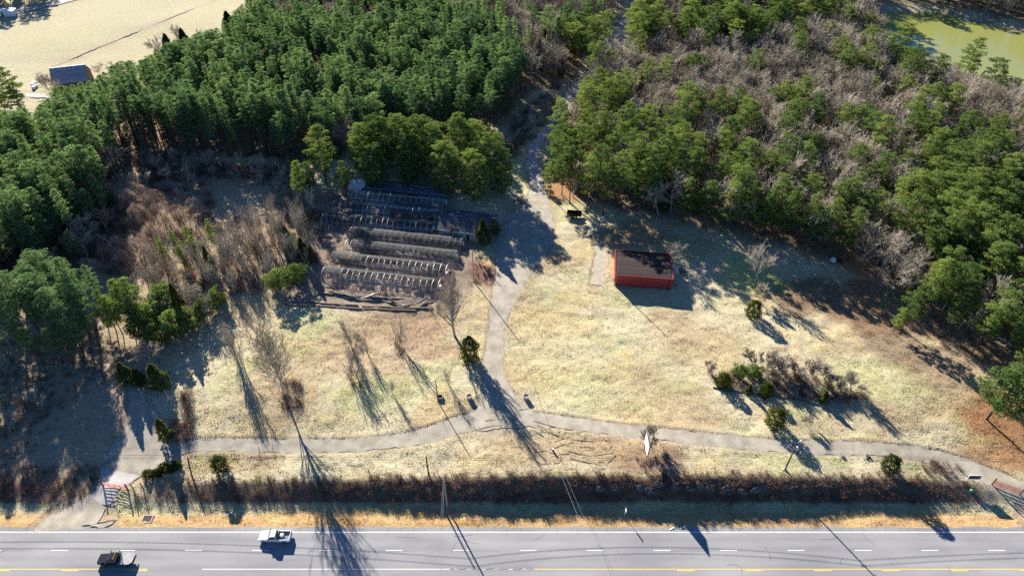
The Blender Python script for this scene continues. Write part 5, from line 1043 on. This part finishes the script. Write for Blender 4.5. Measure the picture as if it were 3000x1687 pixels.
for px, py, lb in [(2468, 1340, 'small dark stump pile beside the driveway below the island'), (2545, 1340, 'low stone heap beside the driveway before the clipped round evergreen')]:
    x, y, z = at(px, py); o = thing('stone_heap', lb, 'stones', (x, y, z)); rg = np.random.default_rng(px)
    for k in range(5): MB().lathe([(0, -.05), (.22, 0), (.26, .14), (.12, .26), (0, .28)], 7, (rg.normal()*.25, rg.normal()*.2, .1*(k > 3))).build('stone', M['rock'], o)
x, y, z = at(1620, 1320); o = thing('utility_box', 'small white and dark box post on the tyre-marked grass', 'box', (x, y, z)); MB().box((0, 0, .35), (.35, .3, .8)).build('housing', M['wood'], o); MB().box((0, 0, .78), (.42, .38, .08)).build('lid', M['white'], o)
o = thing('edging', 'low stone edging along the front of the shrub island', 'edging', at(2230, 1158)); base_ = np.array(at(2230, 1158))
L_ = smooth([(*at(*p)[:2], 0) for p in [(2092, 1136), (2150, 1146), (2250, 1158), (2330, 1170), (2400, 1184)]], 10); d_ = np.concatenate([[0], np.cumsum(np.hypot(*np.diff(L_[:, :2], axis=0).T))]); em = MB().box((0, 0, .12), (.58, .26, .34)).mesh('stone', M['rock'])
for s_ in np.arange(0, d_[-1], .64): x, y = np.interp(s_, d_, L_[:, 0]), np.interp(s_, d_, L_[:, 1]); link('stone', em, o, (x-base_[0], y-base_[1], gzat(x, y)-base_[2]), -.17+.2*math.sin(s_*7))
x, y, z = at(432, 1520); o = thing('drain_inlet', 'sunken concrete drain inlet with grate on the highway verge', 'drain', (x, y, z))
MB().box((0, .75, .02), (2.0, .2, .25)).box((0, -.75, .02), (2.0, .2, .25)).box((-.9, 0, .02), (.2, 1.3, .25)).box((.9, 0, .02), (.2, 1.3, .25)).build('frame', M['conc'], o)
for k in range(6): MB().box((0, -.5+.2*k, .05), (1.6, .08, .06)).build('bar', M['wood'], o)
for px, py, rz, lb in [(1968, 1548, .4, 'white scrap of litter on the road edge'), (2000, 1545, .2, 'second pale scrap of litter on the verge below the bank'), (672, 1505, .5, 'pale broken board lying on the verge')]:
    x, y, z = at(px, py); o = tag(MB().box((0, 0, .06), (1.0, .22, .05), 0, .03).box((.3, .08, .1), (.4, .2, .05), .3, .1).build('litter', M['white'], None, (x, y, z), rz), lb, 'litter')
x, y, z = at(2843, 1440); tag(MB().lathe([(0, 0), (.28, .02), (.34, .3), (.3, .6), (.18, .75), (0, .78)], 10).build('green_bag', M['green'], None, (x, y, z)), 'bright green bag lying on the bank below the dark blue sign', 'bag')
x, y, z = at(2441, 763); o = thing('junk_tub', 'white upturned tub with dark scrap at the wood edge on the leaf slope', 'tub', (x, y, z), -.4); MB().lathe([(0, .75), (.5, .72), (.7, .5), (.8, .1), (.85, 0)], 12).build('tub', M['white'], o); MB().box((1.3, .2, .3), (1.2, .7, .6), .3).box((1.9, -.3, .2), (.5, .5, .4), .9).build('scrap', M['black'], o)
x, y, z = at(1682, 634); o = thing('trailer', 'old dark utility trailer parked in tree shade by the wood edge', 'trailer', (x, y, z), -.12)
MB().box((0, 0, .75), (4.2, 1.9, .12)).build('deck', M['black'], o)
for sy in (-.92, .92): MB().box((0, sy, 1.15), (4.2, .06, .7)).build('side', M['carblack'], o)
MB().box((-2.07, 0, 1.15), (.06, 1.8, .7)).build('side', M['carblack'], o); MB().tube([(2.1, 0, .7), (3.5, 0, .55)], .06, 6).build('drawbar', M['black'], o)
wm = MB().tube([(0, -.12, 0), (0, .12, 0)], .36, 14).mesh('wheel', M['black'])
for sy in (-1.06, 1.06): link('wheel', wm, o, (-.2, sy, .36))
# rocks showing in the bank
rg = np.random.default_rng(8)
for k, px in enumerate([1800, 1870, 1925, 1975, 2020, 2080, 2125, 2170, 2215, 1760, 2050, 1900]):
    x, y, z = at(px, 1425+rg.uniform(-6, 18)); v = rg.normal(size=(1, 3)); mb = MB(); n_ = 8
    prof = [(0, -.6), (.9, -.5), (1.15, .1), (.8, .6), (.3, .8), (0, .82)]; mb.lathe(prof, n_); mb.v = [(p[0]*(1+.3*math.sin(5*p[1]+k))+rg.normal()*.08, p[1]*.6, p[2]*(1+.25*math.sin(3*p[0]+k))+rg.normal()*.06) for p in mb.v]
    tag(mb.build('boulder', M['rock'], None, (x, y, z), rg.uniform(-.4, .4)), 'grey rock outcrop in the shaded roadside bank below the sign', 'rock', 'rocks in the bank')

# ---------------------------------------------------------------- trucks
def wheel(o, x, y, r=.39, wd=.26):
    w_ = MB().tube([(0, -wd/2, 0), (0, wd/2, 0)], r, 18).build('wheel', M['black'], o, (x, y, r)); s = 1 if y > 0 else -1
    MB().tube([(0, s*(wd/2-.01), 0), (0, s*(wd/2+.015), 0)], r*.6, 14).build('rim', M['rim'], w_)
def frustum(mb, x0, x1, w0, z0, X0, X1, w1, z1):
    mb.add([(x0, -w0, z0), (x1, -w0, z0), (x1, w0, z0), (x0, w0, z0), (X0, -w1, z1), (X1, -w1, z1), (X1, w1, z1), (X0, w1, z1)], [(0, 3, 2, 1), (4, 5, 6, 7), (0, 1, 5, 4), (1, 2, 6, 5), (2, 3, 7, 6), (3, 0, 4, 7)])
def lerp(a, b, t): return tuple(np.array(a)+(np.array(b)-np.array(a))*t)
def glass(o, quad, off, name='window', m='glass', ins=.12):
    q = [np.array(p, float) for p in quad]; c = sum(q)/4; q = [p+(c-p)*ins for p in q]; n_ = np.cross(q[1]-q[0], q[3]-q[0]); n_ /= np.linalg.norm(n_)
    if n_.dot(c-np.array((0, 0, 1.2))) < 0: n_ = -n_
    return MB().add([p+n_*off for p in q]+[p-n_*.02 for p in q], [(0, 1, 2, 3), (0, 1, 5, 4), (1, 2, 6, 5), (2, 3, 7, 6), (3, 0, 4, 7)]).build(name, M[m], o)
def truck_front(o, m, cab0, cab1, roof0, roof1, nose, W, zh, zr):
    bd = MB(); hw2 = W/2
    # rounded lower body: stack of sections, narrower at sill, shoulder and nose
    secs = [(cab0, .98, .98), (cab1-.1, 1.0, 1.0), (cab1+.35, .99, .985), (nose-.45, .97, .955), (nose-.1, .90, .90), (nose, .80, .80)]; v = []; ring = 8
    for x, wf, zf in secs:
        top = zh if x <= cab1 else zh-.06-(x-cab1)*.06
        if x == nose: top -= .16
        for y_, z_ in [(-.90, .42), (-1, .58), (-.985, .95), (-.88, 1.0), (.88, 1.0), (.985, .95), (1, .58), (.90, .42)]:
            v.append((x, y_*hw2*wf, (z_ if z_ < .6 else (top*z_))))
    f = [(i*ring+j, i*ring+(j+1) % ring, (i+1)*ring+(j+1) % ring, (i+1)*ring+j) for i in range(len(secs)-1) for j in range(ring)]+[tuple(range(ring))[::-1], tuple((len(secs)-1)*ring+j for j in range(ring))]
    bd.add(v, f); bd.build('body', M[m], o)
    cb = MB(); w0, w1 = hw2*.94, hw2*.76; frustum(cb, cab0, cab1, w0, zh-.02, roof0, roof1, w1, zr-.07); frustum(cb, roof0, roof1, w1, zr-.07, roof0+.1, roof1-.12, w1-.09, zr)
    cb.build('cab', M[m], o); z0, z1 = zh, zr-.07
    glass(o, [(cab1, -w0, z0), (cab1, w0, z0), (roof1, w1, z1), (roof1, -w1, z1)], .012, 'windscreen', 'glass', .09)
    glass(o, [(cab0, w0, z0), (cab0, -w0, z0), (roof0, -w1, z1), (roof0, w1, z1)], .012, 'rear_window', 'glass', .2)
    for s in (-1, 1):
        nw = 1 if cab1-cab0 < 2.1 else 2
        for k in range(nw):
            a0, a1 = cab0+(cab1-cab0)*k/nw, cab0+(cab1-cab0)*(k+1)/nw; b0, b1 = roof0+(roof1-roof0)*k/nw, roof0+(roof1-roof0)*(k+1)/nw
            glass(o, [(a0, s*w0, z0), (a1, s*w0, z0), (b1, s*w1, z1), (b0, s*w1, z1)], .012, 'window', 'glass', .14)
        MB().box((cab1-.25, s*(hw2+.14), zh+.12), (.14, .26, .2)).build('mirror', M['black'], o); MB().box((nose-.06, s*hw2*.62, zh*.68), (.1, .34, .2)).build('headlight', M['lens'], o)
        MB().box((cab0+.5*(cab1-cab0), s*(hw2*.995), zh*.8), (.22, .03, .05)).build('door_handle', M['black'], o)
    MB().box((nose+.05, 0, .55), (.16, W*.86, .22)).build('bumper', M['galv'], o); MB().box((nose-.01, 0, zh*.68), (.06, W*.42, .2)).build('grille', M['black'], o)
x, y, z = Xat(808, 1575), Yat(1576), 0
o = thing('pickup_truck', 'white single-cab pickup truck driving on the highway', 'pickup', (x, y, .005), math.pi); W = 1.98
truck_front(o, 'carwhite', -.55, 1.15, -.42, .55, 2.85, W, 1.16, 1.88)
bed = MB()
for s in (-1, 1): bed.box((-1.72, s*(W/2-.05), .80), (2.3, .1, .72))
bed.box((-2.88, 0, .82), (.08, W-.02, .66)).build('bed', M['carwhite'], o); MB().box((-1.72, 0, .72), (2.26, W-.22, .08)).box((-.6, 0, .95), (.06, W-.24, .44)).build('bed_floor', M['bedblue'], o)
for s in (-1, 1): MB().box((-1.72, s*(W/2-.38), .82), (.9, .3, .2)).build('wheel_well', M['bedblue'], o); MB().box((-2.9, s*.86, .88), (.07, .14, .3)).build('tail_lamp', M['lampred'], o)
MB().box((-2.98, 0, .52), (.14, W*.9, .18)).build('rear_bumper', M['galv'], o); MB().box((-.75, 0, 1.42), (.08, 1.5, .08)).box((-.75, -.72, 1.25), (.08, .08, .35)).box((-.75, .72, 1.25), (.08, .08, .35)).build('rack', M['bedblue'], o)
for wx in (1.85, -1.85):
    for wy in (-.9, .9): wheel(o, wx, wy)
tag(MB().lathe([(0, 0), (.3, .02), (.42, .2), (.34, .42), (.12, .5), (0, .5)], 10).build('sack', M['white'], None, (x+1.35, y+.1, .765)), 'white sack lying in the bed of the white pickup', 'sack')
x, y = Xat(342, 1643), Yat(1643)
o = thing('flatbed_truck', 'black crew-cab truck with grey flatbed deck on the highway', 'truck', (x, y, .005), math.pi); W = 2.0
truck_front(o, 'carblack', -.75, 1.25, -.6, .62, 2.95, W, 1.25, 1.98)
MB().box((-1.8, 0, .62), (2.9, .9, .3)).build('chassis', M['black'], o)
dk = MB(); Pd = [(-.95, -1.12), (-.95, 1.12), (-2.9, 1.12), (-3.45, .72), (-3.45, -.72), (-2.9, -1.12)]
dk.add([(p[0], p[1], .98) for p in Pd]+[(p[0], p[1], 1.1) for p in Pd], [(0, 1, 2, 3, 4, 5), (11, 10, 9, 8, 7, 6)]+[(i, (i+1) % 6, 6+(i+1) % 6, 6+i) for i in range(6)]); dk.build('deck', M['chrome'], o)
hr = MB()
for yy in np.linspace(-1.0, 1.0, 7): hr.box((-.9, yy, 1.6), (.07, .07, 1.05))
hr.box((-.9, 0, 2.1), (.1, 2.15, .12)).box((-.9, 0, 1.45), (.06, 2.1, .08)).build('headache_rack', M['black'], o)
for k in range(5): MB().box((-.3, -.5+.25*k, 2.0), (.14, .1, .05)).build('marker_lamp', M['amber'], o)
MB().box((-3.5, 0, .75), (.1, 1.7, .25)).build('rear_bumper', M['black'], o)
for wx, wy, wd in ((1.9, -.92, .26), (1.9, .92, .26), (-2.0, -.86, .45), (-2.0, .86, .45)): wheel(o, wx, wy, .41, wd)
